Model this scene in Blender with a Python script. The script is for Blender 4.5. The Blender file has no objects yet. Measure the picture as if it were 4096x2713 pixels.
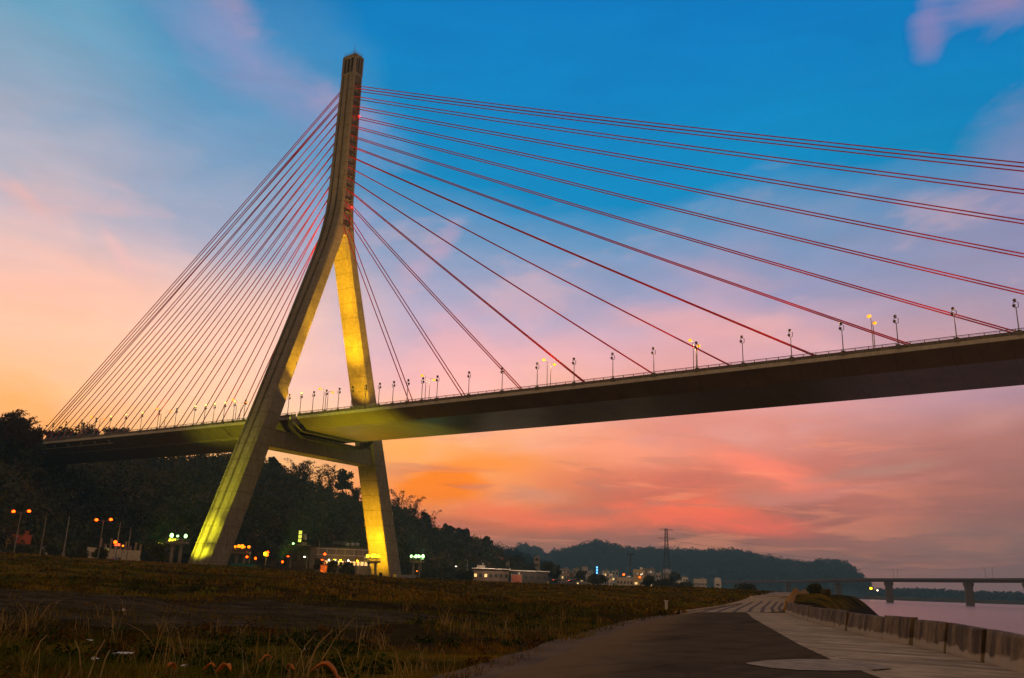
import bpy, math, random
import numpy as np
from mathutils import Vector, Matrix
R = math.radians
random.seed(7); rng = np.random.default_rng(11)
scene = bpy.context.scene
C = scene.collection

# ------------------------------------------------------------------ camera
CAM = np.array([205.486, -202.0045, -1.2714]); FPX = 3487.993
def cam_axes(yaw, pit, rol):
    y, p, r = R(yaw), R(pit), R(rol)
    fw = np.array([math.sin(y)*math.cos(p), math.cos(y)*math.cos(p), math.sin(p)])
    rt = np.array([math.cos(y), -math.sin(y), 0.0]); up = np.cross(rt, fw)
    return fw, rt*math.cos(r)+up*math.sin(r), up*math.cos(r)-rt*math.sin(r)
FW, RT, UP = cam_axes(-33.148, 15.738, 1.8268)
cd = bpy.data.cameras.new("camera"); cam = bpy.data.objects.new("camera", cd); C.objects.link(cam)
cd.sensor_width = 36; cd.lens = FPX/4096*36; cd.clip_start = .2; cd.clip_end = 30000
m = Matrix.Identity(4)
for i in range(3):
    m[i][0] = RT[i]; m[i][1] = UP[i]; m[i][2] = -FW[i]; m[i][3] = CAM[i]
cam.matrix_world = m; scene.camera = cam
def ray(px, py):
    d = FW*FPX + RT*(px-2048) + UP*(1356.5-py)
    return d/np.linalg.norm(d)
def at(px, py, r):                 # point at horizontal range r along the sight line
    d = ray(px, py); return CAM + d*(r/math.hypot(d[0], d[1]))
def azof(px): d = ray(px, 2320); return math.degrees(math.atan2(d[0], d[1]))

# ------------------------------------------------------------------ view / world / sun
scene.view_settings.view_transform = 'Standard'; scene.view_settings.look = 'None'
scene.view_settings.exposure = 0; scene.view_settings.gamma = 1
scene.cycles.use_denoising = True
scene.cycles.max_bounces = 5; scene.cycles.diffuse_bounces = 3; scene.cycles.volume_bounces = 1
scene.cycles.transparent_max_bounces = 6
def lin(c):
    return tuple((v/255/12.92 if v/255 <= .04045 else ((v/255+.055)/1.055)**2.4) for v in c)+(1,)
SUN_AZ, SUN_EL = -76, 2.5
w = bpy.data.worlds.new("World"); scene.world = w; w.use_nodes = True
nt = w.node_tree; nt.nodes.clear()
class G:                                     # tiny node helper
    def __init__(s, nt): s.nt = nt
    def n(s, t, **k):
        x = s.nt.nodes.new(t)
        for a, v in k.items(): setattr(x, a, v)
        return x
    def inp(s, node, i, v):
        if hasattr(v, 'is_linked') or isinstance(v, bpy.types.NodeSocket): s.nt.links.new(v, node.inputs[i])
        else: node.inputs[i].default_value = v
    def m(s, op, a, b=0.0, c=None, clamp=False):
        x = s.n('ShaderNodeMath', operation=op, use_clamp=clamp); s.inp(x, 0, a); s.inp(x, 1, b)
        if c is not None: s.inp(x, 2, c)
        return x.outputs[0]
    def ramp(s, fac, stops, interp='LINEAR'):
        x = s.n('ShaderNodeValToRGB'); x.color_ramp.interpolation = interp; el = x.color_ramp.elements
        while len(el) > 1: el.remove(el[0])
        el[0].position = stops[0][0]; el[0].color = stops[0][1]
        for p, c in stops[1:]:
            e = el.new(p); e.color = c
        s.inp(x, 0, fac); return x.outputs[0]
    def mix(s, f, a, b, mode='MIX'):
        x = s.n('ShaderNodeMix', data_type='RGBA', blend_type=mode)
        s.inp(x, 0, f); s.inp(x, 6, a); s.inp(x, 7, b); return x.outputs[2]
    def smooth(s, v, a, b, lo=0.0, hi=1.0):
        x = s.n('ShaderNodeMapRange', interpolation_type='SMOOTHSTEP'); s.inp(x, 0, v)
        for i, q in enumerate((a, b, lo, hi)): x.inputs[i+1].default_value = q
        return x.outputs[0]
    def noise(s, vec, scale, detail=4, rough=.55, dist=0.0):
        x = s.n('ShaderNodeTexNoise'); s.inp(x, 'Vector', vec); x.inputs['Scale'].default_value = scale
        x.inputs['Detail'].default_value = detail; x.inputs['Roughness'].default_value = rough
        x.inputs['Distortion'].default_value = dist; return x.outputs[0]
    def mapping(s, vec, scale=(1,1,1), rot=(0,0,0)):
        x = s.n('ShaderNodeMapping'); s.inp(x, 0, vec); x.inputs[3].default_value = scale; x.inputs[2].default_value = rot
        return x.outputs[0]
g = G(nt)
tc = g.n('ShaderNodeTexCoord').outputs['Generated']
sep = g.n('ShaderNodeSeparateXYZ'); nt.links.new(tc, sep.inputs[0])
AZ = g.m('MULTIPLY', g.m('ARCTAN2', sep.outputs[0], sep.outputs[1]), 57.29578)
EL = g.m('MULTIPLY', g.m('ARCSINE', sep.outputs[2]), 57.29578)
# soft warping of the sky so that nothing in it runs in straight lines
wv = g.mapping(tc, (1, 1, 2.2))
n1 = g.m('SUBTRACT', g.noise(wv, 2.6, 5, .55, .4), .5)
wv2 = g.mapping(tc, (1, 1, 2.6), (0.3, .2, 1.1))
n2 = g.m('SUBTRACT', g.noise(wv2, 3.3, 5, .55, .4), .5)
n3 = g.m('SUBTRACT', g.noise(g.mapping(tc, (1, 1, 3.2), (.2, .1, .5)), 8.5, 8, .6, .5), .5)
AZw = g.m('ADD', AZ, g.m('MULTIPLY', n1, 16)); ELw = g.m('ADD', EL, g.m('MULTIPLY', n2, 9))
ELf = g.m('DIVIDE', ELw, 50)
SKY = {
 -66: [(0,(250,120,45)),(4,(255,150,60)),(7,(255,172,95)),(10,(255,190,145)),(13,(255,196,166)),(17,(252,196,176)),(21,(198,182,190)),(25,(152,168,190)),(31,(110,160,188)),(40,(60,130,180))],
 -50: [(0,(240,130,80)),(4,(255,165,100)),(7,(255,190,130)),(10,(255,206,160)),(13,(255,204,178)),(17,(232,192,182)),(21,(172,170,190)),(25,(122,156,190)),(30,(92,148,188)),(40,(40,118,180))],
 -38: [(0,(170,108,90)),(3,(190,112,88)),(5,(255,150,95)),(8,(255,172,110)),(11,(255,190,160)),(14,(235,180,184)),(18,(180,168,192)),(22,(128,155,190)),(26,(50,138,188)),(31,(0,128,190)),(42,(0,112,185))],
 -20: [(0,(142,96,88)),(2,(154,100,88)),(4,(184,106,92)),(6.5,(215,122,104)),(9,(222,144,130)),(12,(228,164,158)),(15,(214,168,178)),(18,(162,155,184)),(22,(102,148,188)),(26,(15,136,190)),(31,(0,126,190)),(42,(0,108,184))],
 0: [(0,(126,88,88)),(3,(134,93,90)),(6,(146,100,94)),(9,(166,116,112)),(12,(166,132,146)),(15,(184,146,154)),(18,(155,145,170)),(22,(132,142,176)),(26,(45,134,182)),(31,(0,126,184)),(42,(0,108,180))],
}
def rampcol(stops): return g.ramp(ELf, [(max(0, e/50), lin(c)) for e, c in stops])
keys = sorted(SKY); col = rampcol(SKY[keys[0]])
for a, b in zip(keys[:-1], keys[1:]):
    col = g.mix(g.smooth(AZw, a, b), col, rampcol(SKY[b]))
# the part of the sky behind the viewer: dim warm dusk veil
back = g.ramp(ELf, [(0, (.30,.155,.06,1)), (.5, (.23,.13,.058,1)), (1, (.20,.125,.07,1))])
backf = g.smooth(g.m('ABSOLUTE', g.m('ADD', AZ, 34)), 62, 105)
# cloud patches: (az, el, su, sv, angle, colour, strength)
def patch(col, a0, e0, su, sv, ang, c, k, soft=.0):
    ca, sa = math.cos(R(ang)), math.sin(R(ang))
    da = g.m('SUBTRACT', g.m('ADD', AZ, g.m('MULTIPLY', n2, 5.0)), a0); de = g.m('SUBTRACT', g.m('ADD', EL, g.m('MULTIPLY', n1, 4.2)), e0)
    u = g.m('DIVIDE', g.m('ADD', g.m('MULTIPLY', da, ca), g.m('MULTIPLY', de, sa)), su)
    v = g.m('DIVIDE', g.m('SUBTRACT', g.m('MULTIPLY', de, ca), g.m('MULTIPLY', da, sa)), sv)
    d = g.m('ADD', g.m('SQRT', g.m('ADD', g.m('MULTIPLY', u, u), g.m('MULTIPLY', v, v))), g.m('MULTIPLY', n3, 1.5))
    return g.mix(g.smooth(d, 1.0, soft, 0, k), col, lin(c))
PATCH = [
 (-52, 31.6, 14, 3.0, -24, (145,150,188), .7), (-53.5, 34.2, 4, 1.6, -20, (175,150,178), .5), (-46.5, 30.0, 4, 1.1, -18, (172,152,182), .5),
 (1, 33.6, 6, 2.6, 12, (140,132,172), .9), (-3.9, 32.4, 3.0, 1.9, 60, (128,130,178), .9), (2, 34.0, 3, 1.6, 0, (155,130,162), .6),
 (0, 24, 5, 7, 0, (140,138,175), .6),
 (-64.2, 20.6, 2.6, .7, -35, (235,182,174), .5), (-58.3, 18.2, 3.2, .6, -52, (238,188,184), .5), (-61, 18.8, 3.2, .5, -52, (225,190,186), .35),
 (-44.5, 22.5, 3, 1.8, 50, (165,155,190), .5),
 (-37.6, 22.6, 2.6, 1.0, 60, (190,160,185), .5), (-39.6, 20.2, 3.6, 1.7, 62, (204,165,182), .5), (-36.5, 17.2, 3, 1.2, 30, (200,165,185), .4),
 (-36.5, 12.5, 4.5, 3.4, -55, (255,188,180), .7), (-36.8, 15.3, 4, 2, -55, (235,178,182), .5),
 (-22.5, 16.8, 7, 1.7, -8, (226,168,170), .7), (-16.5, 15.8, 6, 1.9, -10, (222,166,165), .65), (-19, 19.6, 6, 1.0, -12, (190,160,180), .5),
 (-31, 17.0, 6, 2.4, 5, (160,160,190), .5), (-14, 18.5, 5, 1.0, 10, (150,152,188), .5),
 (-37.5, 6.0, 4.8, 1.7, 12, (255,132,34), 1.0), (-34.2, 7.6, 5, 1.2, 4, (255,152,80), .8), (-40.0, 8.6, 5, 2.4, 0, (255,175,95), .7),
 (-30.6, 4.3, 9, 1.25, 4, (255,128,98), .9), (-22.5, 5.5, 6.5, 1.9, -4, (255,124,96), .95), (-18.5, 4.7, 7, 1.0, -4, (250,118,100), .85),
 (-17.0, 7.9, 6.5, 1.3, -14, (255,140,118), .85), (-25, 8.6, 8, 1.5, 0, (255,160,125), .75),
 (-31.2, 5.9, 3.8, 1.0, 8, (212,140,112), .9), (-17.5, 6.3, 4.5, .6, 4, (205,130,112), .8), (-18.5, 9.8, 4, .9, -6, (222,155,142), .7),
 (-36.5, 3.4, 6, .7, 0, (205,112,86), .8), (-30, 2.3, 12, 1.0, 0, (174,112,92), .7), (-11.5, 6.6, 8, .55, 4, (205,132,122), .65), (-10.5, 7.6, 6, .6, 4, (176,128,116), .7),
 (-4, 9.8, 5, 1.2, 10, (198,144,138), .6), (-5, 3.0, 12, 1.8, 0, (148,108,100), .5),
]
for p in PATCH: col = patch(col, *p)
# layered bars of cloud low down, ragged wisps higher up
bars_n = g.noise(g.mapping(tc, (2.2, 2.2, 17), (R(5), R(-3), 0)), 2.6, 7, .58, .9)
bm_ = g.m('MULTIPLY', g.m('MULTIPLY', g.smooth(bars_n, .50, .64), g.smooth(EL, 11.5, 6.5)), g.smooth(g.m('ABSOLUTE', g.m('ADD', AZ, 24)), 30, 10))
col = g.mix(g.m('MULTIPLY', bm_, .55), col, lin((196,122,104)))
bars_2 = g.noise(g.mapping(tc, (2.0, 2.0, 20), (R(-4), R(5), 1)), 3.1, 7, .6, .8)
bm2 = g.m('MULTIPLY', g.m('MULTIPLY', g.smooth(bars_2, .53, .66), g.smooth(EL, 13, 8)), g.smooth(g.m('ABSOLUTE', g.m('ADD', AZ, 26)), 24, 8))
col = g.mix(g.m('MULTIPLY', bm2, .4), col, lin((255,158,120)))
wis = g.noise(g.mapping(tc, (1.6, 1.6, 4.5), (R(18), R(-24), .6)), 4.0, 8, .58, .25)
wm = g.m('MULTIPLY', g.m('MULTIPLY', g.smooth(wis, .52, .72), g.smooth(EL, 29, 20)), g.smooth(EL, 7, 12))
col = g.mix(g.m('MULTIPLY', wm, .34), col, lin((238,182,178)))
# fine drifting streaks
sv = g.mapping(tc, (1.4, 1.4, 7), (0, R(14), 0))
st = g.m('MULTIPLY', g.m('SUBTRACT', g.noise(sv, 5.0, 6, .6, .6), .5), .24)
col = g.mix(1.0, col, g.n('ShaderNodeCombineColor').outputs[0], 'ADD') if False else col
hsv = g.n('ShaderNodeHueSaturation'); hsv.inputs['Saturation'].default_value = 1.06; g.inp(hsv, 'Color', col); g.inp(hsv, 'Value', g.m('ADD', g.smooth(EL, 4, 27, 1.15, .96), st)); col = hsv.outputs[0]
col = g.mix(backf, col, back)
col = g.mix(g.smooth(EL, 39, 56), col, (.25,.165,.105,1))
sky = g.n('ShaderNodeTexSky', sky_type='NISHITA', sun_disc=False, sun_elevation=R(SUN_EL), sun_rotation=R(SUN_AZ))
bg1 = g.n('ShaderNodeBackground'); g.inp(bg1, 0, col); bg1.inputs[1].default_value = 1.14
bg2 = g.n('ShaderNodeBackground'); g.inp(bg2, 0, sky.outputs[0]); bg2.inputs[1].default_value = .004
ad = g.n('ShaderNodeAddShader'); nt.links.new(bg1.outputs[0], ad.inputs[0]); nt.links.new(bg2.outputs[0], ad.inputs[1])
wo = g.n('ShaderNodeOutputWorld'); nt.links.new(ad.outputs[0], wo.inputs[0])
w.cycles.sampling_method = 'MANUAL'; w.cycles.sample_map_resolution = 512

sl = bpy.data.lights.new("sun", 'SUN'); sl.energy = .5; sl.angle = R(12); sl.color = (1, .55, .26)
so = bpy.data.objects.new("sun", sl); C.objects.link(so)
sd = Vector((math.sin(R(SUN_AZ))*math.cos(R(SUN_EL)), math.cos(R(SUN_AZ))*math.cos(R(SUN_EL)), math.sin(R(SUN_EL))))
so.rotation_euler = sd.to_track_quat('Z', 'Y').to_euler()

# ------------------------------------------------------------------ materials
MT = {}
def mat(name, base, rough=.8, metal=0.0, var=.25, scale=1.0, emit=None, strength=1.0, bump=0.0, spec=.3, extra=None):
    if name in MT: return MT[name]
    M = bpy.data.materials.new(name); M.use_nodes = True; t = M.node_tree; h = G(t)
    b = t.nodes['Principled BSDF']; b.inputs['Roughness'].default_value = rough; b.inputs['Metallic'].default_value = metal
    b.inputs['Specular IOR Level'].default_value = spec
    pos = h.n('ShaderNodeNewGeometry').outputs['Position']
    n = h.noise(pos, scale, 5, .6)
    lo = tuple(x*(1-var) for x in base[:3])+(1,); hi = tuple(min(1, x*(1+var)) for x in base[:3])+(1,)
    c = h.ramp(n, [(.3, lo), (.7, hi)])
    if extra: c = extra(h, pos, c, b)
    t.links.new(c, b.inputs['Base Color'])
    if bump:
        bm = h.n('ShaderNodeBump'); bm.inputs['Strength'].default_value = bump; bm.inputs['Distance'].default_value = .05
        t.links.new(n, bm.inputs['Height']); t.links.new(bm.outputs[0], b.inputs['Normal'])
    if emit:
        b.inputs['Emission Color'].default_value = (*emit, 1); b.inputs['Emission Strength'].default_value = strength
    MT[name] = M; return M
def concrete_extra(period=4.9, streak=.55):
    def f(h, pos, c, b):
        s = h.n('ShaderNodeSeparateXYZ'); h.inp(s, 0, pos)
        nz = h.noise(pos, .25, 2)
        zz = h.m('ADD', s.outputs[2], h.m('MULTIPLY', nz, .35))
        fr = h.m('FRACT', h.m('DIVIDE', zz, period))
        line = h.smooth(h.m('ABSOLUTE', h.m('SUBTRACT', fr, .5)), 0.0, .028, 1, 0)
        c = h.mix(h.m('MULTIPLY', line, .75), c, (.07,.05,.035,1))
        st = h.noise(h.mapping(pos, (1.6, 1.6, .09)), 1.2, 5, .65)
        c = h.mix(h.smooth(st, .5, .72, 0, streak), c, (.13,.105,.075,1))
        st2 = h.noise(h.mapping(pos, (2.5, 2.5, .12), (.3,.2,0)), 1.0, 4, .6)
        c = h.mix(h.smooth(st2, .56, .75, 0, .45), c, (.5,.45,.36,1))
        blk = h.noise(h.mapping(pos, (.35,.35,.2)), 1.0, 1)
        return h.mix(h.smooth(blk, .4, .65, 0, .25), c, (.2,.17,.12,1))
    return f
M_CONC = mat('weathered_concrete', (.30,.25,.18), .85, var=.22, scale=.9, extra=concrete_extra(), bump=.3)
M_CONC2 = mat('concrete_trim', (.36,.33,.28), .85, var=.25, scale=1.5, extra=concrete_extra(50, .6))
def steel_extra(h, pos, c, b):
    s = h.n('ShaderNodeSeparateXYZ'); h.inp(s, 0, pos); fr = h.m('FRACT', h.m('DIVIDE', h.m('ADD', s.outputs[0], 500), 10.5))
    c = h.mix(h.smooth(h.m('ABSOLUTE', h.m('SUBTRACT', fr, .5)), .004, .012, .45, 0), c, (.07,.05,.03,1))
    n = h.noise(h.mapping(pos, (.6,.08,.3)), 1.2, 5, .65); return h.mix(h.smooth(n, .5, .72, 0, .4), c, (.14,.09,.045,1))
M_STEEL = mat('painted_steel_girder', (.30,.20,.10), .42, var=.15, scale=.15, spec=.35, extra=steel_extra)
M_SIDE = mat('concrete_box_girder', (.25,.19,.11), .7, var=.2, scale=.4)
M_FASC = mat('fascia_concrete', (.70,.62,.49), .8, var=.15, scale=1.2)
def para_extra(h, pos, c, b):
    s = h.n('ShaderNodeSeparateXYZ'); h.inp(s, 0, pos); fr = h.m('FRACT', h.m('DIVIDE', h.m('ADD', s.outputs[0], 500), 2.65))
    return h.mix(h.smooth(h.m('ABSOLUTE', h.m('SUBTRACT', fr, .5)), .012, .03, .8, 0), c, (.05,.04,.03,1))
M_PARA = mat('parapet_concrete', (.24,.20,.15), .85, var=.35, scale=1.4, extra=para_extra)
M_CABLE = mat('red_cable_sheath', (.62,.018,.018), .5, var=.08)
M_METAL = mat('galvanised_metal', (.30,.27,.24), .5, .5, var=.15)
M_DARK = mat('dark_metal', (.05,.045,.04), .6, .2, var=.2)
M_RED = mat('red_warning_lamp', (.5,.02,.02), .3, emit=(1,.02,.02), strength=9)
M_SOD = mat('sodium_lamp', (.8,.5,.1), .3, emit=(1,.20,.004), strength=3)
M_SODR = mat('orange_red_lamp', (.8,.3,.05), .3, emit=(1,.05,.001), strength=11)
M_YEL = mat('yellow_flood_lamp', (.8,.6,.1), .3, emit=(1,.60,.004), strength=14)
M_GRN = mat('green_white_flood_lamp', (.6,.8,.5), .3, emit=(.42,1,.30), strength=3.4)
M_WARM = mat('warm_window', (.8,.6,.3), .3, emit=(1,.62,.22), strength=1.1)
M_WHITEL = mat('white_lamp', (.8,.8,.7), .3, emit=(1,.85,.6), strength=6)
M_BLUEL = mat('blue_neon', (.2,.4,.9), .3, emit=(.10,.42,1), strength=4)
M_REDSIGN = mat('red_neon', (.6,.1,.05), .3, emit=(1,.07,.02), strength=5)
M_YSIGN = mat('yellow_backlit_sign', (.7,.7,.2), .3, emit=(.75,.80,.10), strength=1.6)
M_SLAMP = mat('spotlight_shell', (.22,.17,.12), .4, .4, var=.2)
M_SGLOW = mat('spotlight_lens', (.6,.5,.2), .3, emit=(1,.62,.12), strength=3.0)
M_LENS = mat('clear_lens', (.12,.11,.10), .2, var=.1)
M_LEAF = mat('dark_foliage', (.075,.080,.030), .9, var=.55, scale=.12, spec=.1)
M_LEAF2 = mat('brown_foliage', (.14,.10,.045), .9, var=.5, scale=.2, spec=.1)
M_LEAFB = mat('bamboo_foliage', (.10,.065,.03), .9, var=.4, scale=.3, spec=.1)
M_BARK = mat('bark', (.07,.05,.035), .95, var=.3, scale=2)
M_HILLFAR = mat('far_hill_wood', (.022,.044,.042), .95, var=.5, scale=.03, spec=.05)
M_DRY = mat('dried_stalk', (.40,.26,.09), .9, var=.3, scale=3, spec=.1)
M_LEAFDRY = mat('dry_orange_leaf', (.60,.17,.015), .7, var=.35, scale=6)
M_WHITE = mat('white_paint', (.72,.66,.58), .7, var=.12, scale=.5)
M_WALL = {k: mat(k, c, .85, var=.18, scale=.6) for k, c in dict(white_wall=(.60,.52,.44), grey_wall=(.30,.26,.22), yellow_wall=(.62,.45,.22), tan_wall=(.42,.33,.25), brown_wall=(.16,.11,.08), red_wall=(.34,.10,.06), blue_wall=(.40,.46,.50), teal_sheet=(.05,.20,.20), dark_wall=(.07,.055,.045)).items()}
M_ROOF = mat('metal_roof_sheet', (.5,.46,.42), .5, .2, var=.15)
M_GLASS = mat('dark_glass', (.03,.035,.04), .15, var=.1, spec=.6)
M_YPAINT = mat('worn_yellow_paint', (.48,.25,.03), .85, var=.35, scale=1.5)

# ------------------------------------------------------------------ mesh helpers
class MB:
    def __init__(s): s.v = []; s.f = []
    def add(s, vs, fs):
        o = len(s.v); s.v += [tuple(map(float, v)) for v in vs]; s.f += [tuple(o+i for i in f) for f in fs]
    def box(s, c, d, rz=0.0):
        ca, sa = math.cos(rz), math.sin(rz); vs = []
        for dz in (-.5, .5):
            for dx, dy in ((-.5,-.5),(.5,-.5),(.5,.5),(-.5,.5)):
                x, y = dx*d[0], dy*d[1]
                vs.append((c[0]+x*ca-y*sa, c[1]+x*sa+y*ca, c[2]+dz*d[2]))
        s.add(vs, [(3,2,1,0),(4,5,6,7),(0,1,5,4),(1,2,6,5),(2,3,7,6),(3,0,4,7)])
    def tube(s, pts, rad, n=6, cap=True):
        pts = [Vector(p) for p in pts]; rr = rad if isinstance(rad, (list, tuple, np.ndarray)) else [rad]*len(pts)
        vs = []
        for i, p in enumerate(pts):
            t = (pts[min(i+1, len(pts)-1)]-pts[max(i-1, 0)]).normalized()
            a = t.cross(Vector((0,0,1)) if abs(t.z) < .95 else Vector((1,0,0))).normalized(); b = t.cross(a)
            for k in range(n):
                th = 2*math.pi*k/n; vs.append(p+(a*math.cos(th)+b*math.sin(th))*rr[i])
        fs = [(i*n+k, i*n+(k+1) % n, (i+1)*n+(k+1) % n, (i+1)*n+k) for i in range(len(pts)-1) for k in range(n)]
        if cap: fs += [tuple(range(n))[::-1], tuple((len(pts)-1)*n+k for k in range(n))]
        s.add(vs, fs)
    def ball(s, c, r, seg=10, rings=6, sc=(1,1,1)):
        vs = [(c[0], c[1], c[2]+r*sc[2])]
        for i in range(1, rings):
            ph = math.pi*i/rings
            for k in range(seg):
                th = 2*math.pi*k/seg
                vs.append((c[0]+r*sc[0]*math.sin(ph)*math.cos(th), c[1]+r*sc[1]*math.sin(ph)*math.sin(th), c[2]+r*sc[2]*math.cos(ph)))
        vs.append((c[0], c[1], c[2]-r*sc[2])); L = len(vs)-1
        fs = [(0, 1+k, 1+(k+1) % seg) for k in range(seg)]
        for i in range(rings-2):
            for k in range(seg): a = 1+i*seg+k; b = 1+i*seg+(k+1) % seg; fs.append((a, a+seg, b+seg, b))
        o = 1+(rings-2)*seg; fs += [(L, o+(k+1) % seg, o+k) for k in range(seg)]
        s.add(vs, fs)
    def loft(s, rings, close=True, cap0=False, cap1=False):
        n = len(rings[0]); vs = [v for r in rings for v in r]; fs = []
        for i in range(len(rings)-1):
            for k in range(n if close else n-1):
                fs.append((i*n+k, i*n+(k+1) % n, (i+1)*n+(k+1) % n, (i+1)*n+k))
        if cap0: fs.append(tuple(range(n))[::-1])
        if cap1: fs.append(tuple((len(rings)-1)*n+k for k in range(n)))
        s.add(vs, fs)
    def build(s, name, mt, parent=None, smooth=False, loc=None):
        me = bpy.data.meshes.new(name); me.from_pydata(s.v, [], s.f); me.update()
        me.materials.append(mt)
        if smooth:
            for p in me.polygons: p.use_smooth = True
        o = bpy.data.objects.new(name, me); C.objects.link(o)
        if parent: o.parent = parent
        if loc is not None: o.location = loc
        return o
def np_mesh(name, V, F, mt, parent=None):
    me = bpy.data.meshes.new(name); V = np.asarray(V, np.float32); F = np.asarray(F, np.int32); k = F.shape[1]
    me.vertices.add(len(V)); me.vertices.foreach_set('co', V.ravel())
    me.loops.add(F.size); me.loops.foreach_set('vertex_index', F.ravel())
    me.polygons.add(len(F)); me.polygons.foreach_set('loop_start', np.arange(0, F.size, k, dtype=np.int32))
    me.update(calc_edges=True); me.materials.append(mt)
    o = bpy.data.objects.new(name, me); C.objects.link(o)
    if parent: o.parent = parent
    return o
def tag(o, label, cat, group=None, kind=None):
    if label: o['label'] = label
    if cat: o['category'] = cat
    if group: o['group'] = group
    if kind: o['kind'] = kind
    return o
def empty(name, loc, label, cat, group=None, rz=0.0):
    o = bpy.data.objects.new(name, None); C.objects.link(o); o.location = loc; o.rotation_euler = (0, 0, rz)
    o.empty_display_size = .5
    return tag(o, label, cat, group)
def copy_tree(o, parent=None):
    c = o.copy(); C.objects.link(c)
    if parent: c.parent = parent
    for ch in o.children: copy_tree(ch, c)
    return c
def light(name, kind, loc, color, power, target=None, size=.3, spot=60, blend=.5, parent=None):
    l = bpy.data.lights.new(name, kind); l.color = color; l.energy = power
    if kind == 'SPOT': l.spot_size = R(spot); l.spot_blend = blend
    l.shadow_soft_size = size
    o = bpy.data.objects.new(name, l); C.objects.link(o); o.location = loc
    if target is not None: o.rotation_euler = (Vector(loc)-Vector(target)).to_track_quat('Z', 'Y').to_euler()
    if parent: o.parent = parent; 
    return o
def sstep(x, a, b): t = np.clip((x-a)/(b-a), 0, 1); return t*t*(3-2*t)
def hash2(ix, iy): 
    s = np.sin(ix*127.1+iy*311.7)*43758.5453; return s-np.floor(s)
def vnoise(x, y):
    ix, iy = np.floor(x), np.floor(y); fx, fy = x-ix, y-iy; fx = fx*fx*(3-2*fx); fy = fy*fy*(3-2*fy)
    return (hash2(ix,iy)*(1-fx)+hash2(ix+1,iy)*fx)*(1-fy)+(hash2(ix,iy+1)*(1-fx)+hash2(ix+1,iy+1)*fx)*fy
def fbm(x, y, o=4):
    s = 0; a = .5
    for i in range(o): s = s+a*(vnoise(x, y)-.5); x = x*2.03+17; y = y*2.03+5; a *= .5
    return s

# ------------------------------------------------------------------ terrain
ROADZ = -2.9; WATERZ = -6.0
def hitz(px, py, z): d = ray(px, py); t = (z-CAM[2])/d[2]; return CAM+d*t
BAR_PX = [(4900,2930),(4096,2700),(3850,2635),(3700,2598),(3520,2560),(3400,2531),(3300,2505),(3200,2475),(3140,2452)]
BAR = [hitz(x, y, ROADZ)[:2] for x, y in BAR_PX]
YEL = [hitz(3135,2446,ROADZ)[:2], hitz(3140,2436,ROADZ)[:2], hitz(3160,2421,ROADZ)[:2], hitz(3220,2408,ROADZ)[:2], hitz(3290,2402,ROADZ)[:2]]
def polar(az, r): return np.array([CAM[0]+math.sin(R(az))*r, CAM[1]+math.cos(R(az))*r])
b0 = BAR[0]; back0 = b0+(b0-BAR[1])/np.linalg.norm(b0-BAR[1])*900
SHORE = [back0]+BAR[:-1]+[BAR[-1], polar(azof(3230), 150), polar(azof(3330), 200), polar(azof(3385), 238), polar(azof(3345), 420), polar(azof(3332), 900), polar(azof(3325), 1480), polar(azof(4300)+5, 1480), polar(azof(4300)+60, 1480)]
SH = np.array(SHORE)
def shore_sd(x, y):          # + on land, - over the river
    x = np.asarray(x, float); y = np.asarray(y, float); best = np.full(x.shape, 1e9); 
    for a, b in zip(SH[:-1], SH[1:]):
        d = b-a; L2 = d@d; t = np.clip(((x-a[0])*d[0]+(y-a[1])*d[1])/L2, 0, 1)
        best = np.minimum(best, np.hypot(x-(a[0]+t*d[0]), y-(a[1]+t*d[1])))
    # polygon test: river polygon = shoreline closed on the far right side
    poly = list(SH)+[np.array([6000., 3000.]), np.array([6000., -4000.]), np.array([back0[0], -4000.])]
    ins = np.zeros(x.shape, bool); j = len(poly)-1
    for i in range(len(poly)):
        xi, yi = poly[i]; xj, yj = poly[j]
        if yi != yj:
            c = ((yi > y) != (yj > y)) & (x < (xj-xi)*(y-yi)/(yj-yi)+xi); ins ^= c
        j = i
    return np.where(ins, -best, best)
RISE_AZ = [-180,-75,-62,-49,-40,-33,-22,-12,10,180]; RISE = [2,4.6,4.6,3.7,2.2,2.0,2.2,1.6,1.4,2]
M0 = polar(azof(3318), 158)
def zg(x, y):
    x = np.asarray(x, float); y = np.asarray(y, float)
    dx, dy = x-CAM[0], y-CAM[1]; r = np.hypot(dx, dy); az = np.degrees(np.arctan2(dx, dy))
    rise = np.interp(az, RISE_AZ, RISE); r0 = np.interp(az, [-45,-22,180], [12, 85, 85])
    t = np.clip((r-r0)/(245-r0), 0, 1); t = t*t*(3-2*t)
    z = ROADZ+rise*t
    off = np.interp(az, [-34,-25,-20], [1, .25, .0]); off = np.where(r > 150, 1, off)
    z = z+fbm(x/8, y/8)*.75*sstep(r, 8, 30)*off+fbm(x/30+9, y/30)*.9*sstep(r, 25, 80)*off*np.interp(az, [-34,-28], [1, .4])
    z = z+1.25*np.exp(-(((x-M0[0])**2+(y-M0[1])**2)/10**2))
    sd = shore_sd(x, y)
    bank = np.where(r < 80, 5, 34.0); 
    z = np.where(sd < 0, z+(-8.2-z)*sstep(-sd, .8, 11), z+(0)*sd)
    return z
azs = np.unique(np.concatenate([np.arange(-78, 14, .35), np.arange(14, 283, 6)])); rs = np.concatenate([[.4], np.geomspace(1.6, 400, 300), np.geomspace(415, 9000, 45)])
A, Rr = np.meshgrid(np.radians(azs), rs, indexing='ij'); X = CAM[0]+np.sin(A)*Rr; Y = CAM[1]+np.cos(A)*Rr; Z = zg(X, Y)
na, nr = A.shape; V = np.stack([X, Y, Z], -1).reshape(-1, 3); i = np.arange(na)[:, None]; j = np.arange(nr-1)[None]
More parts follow.
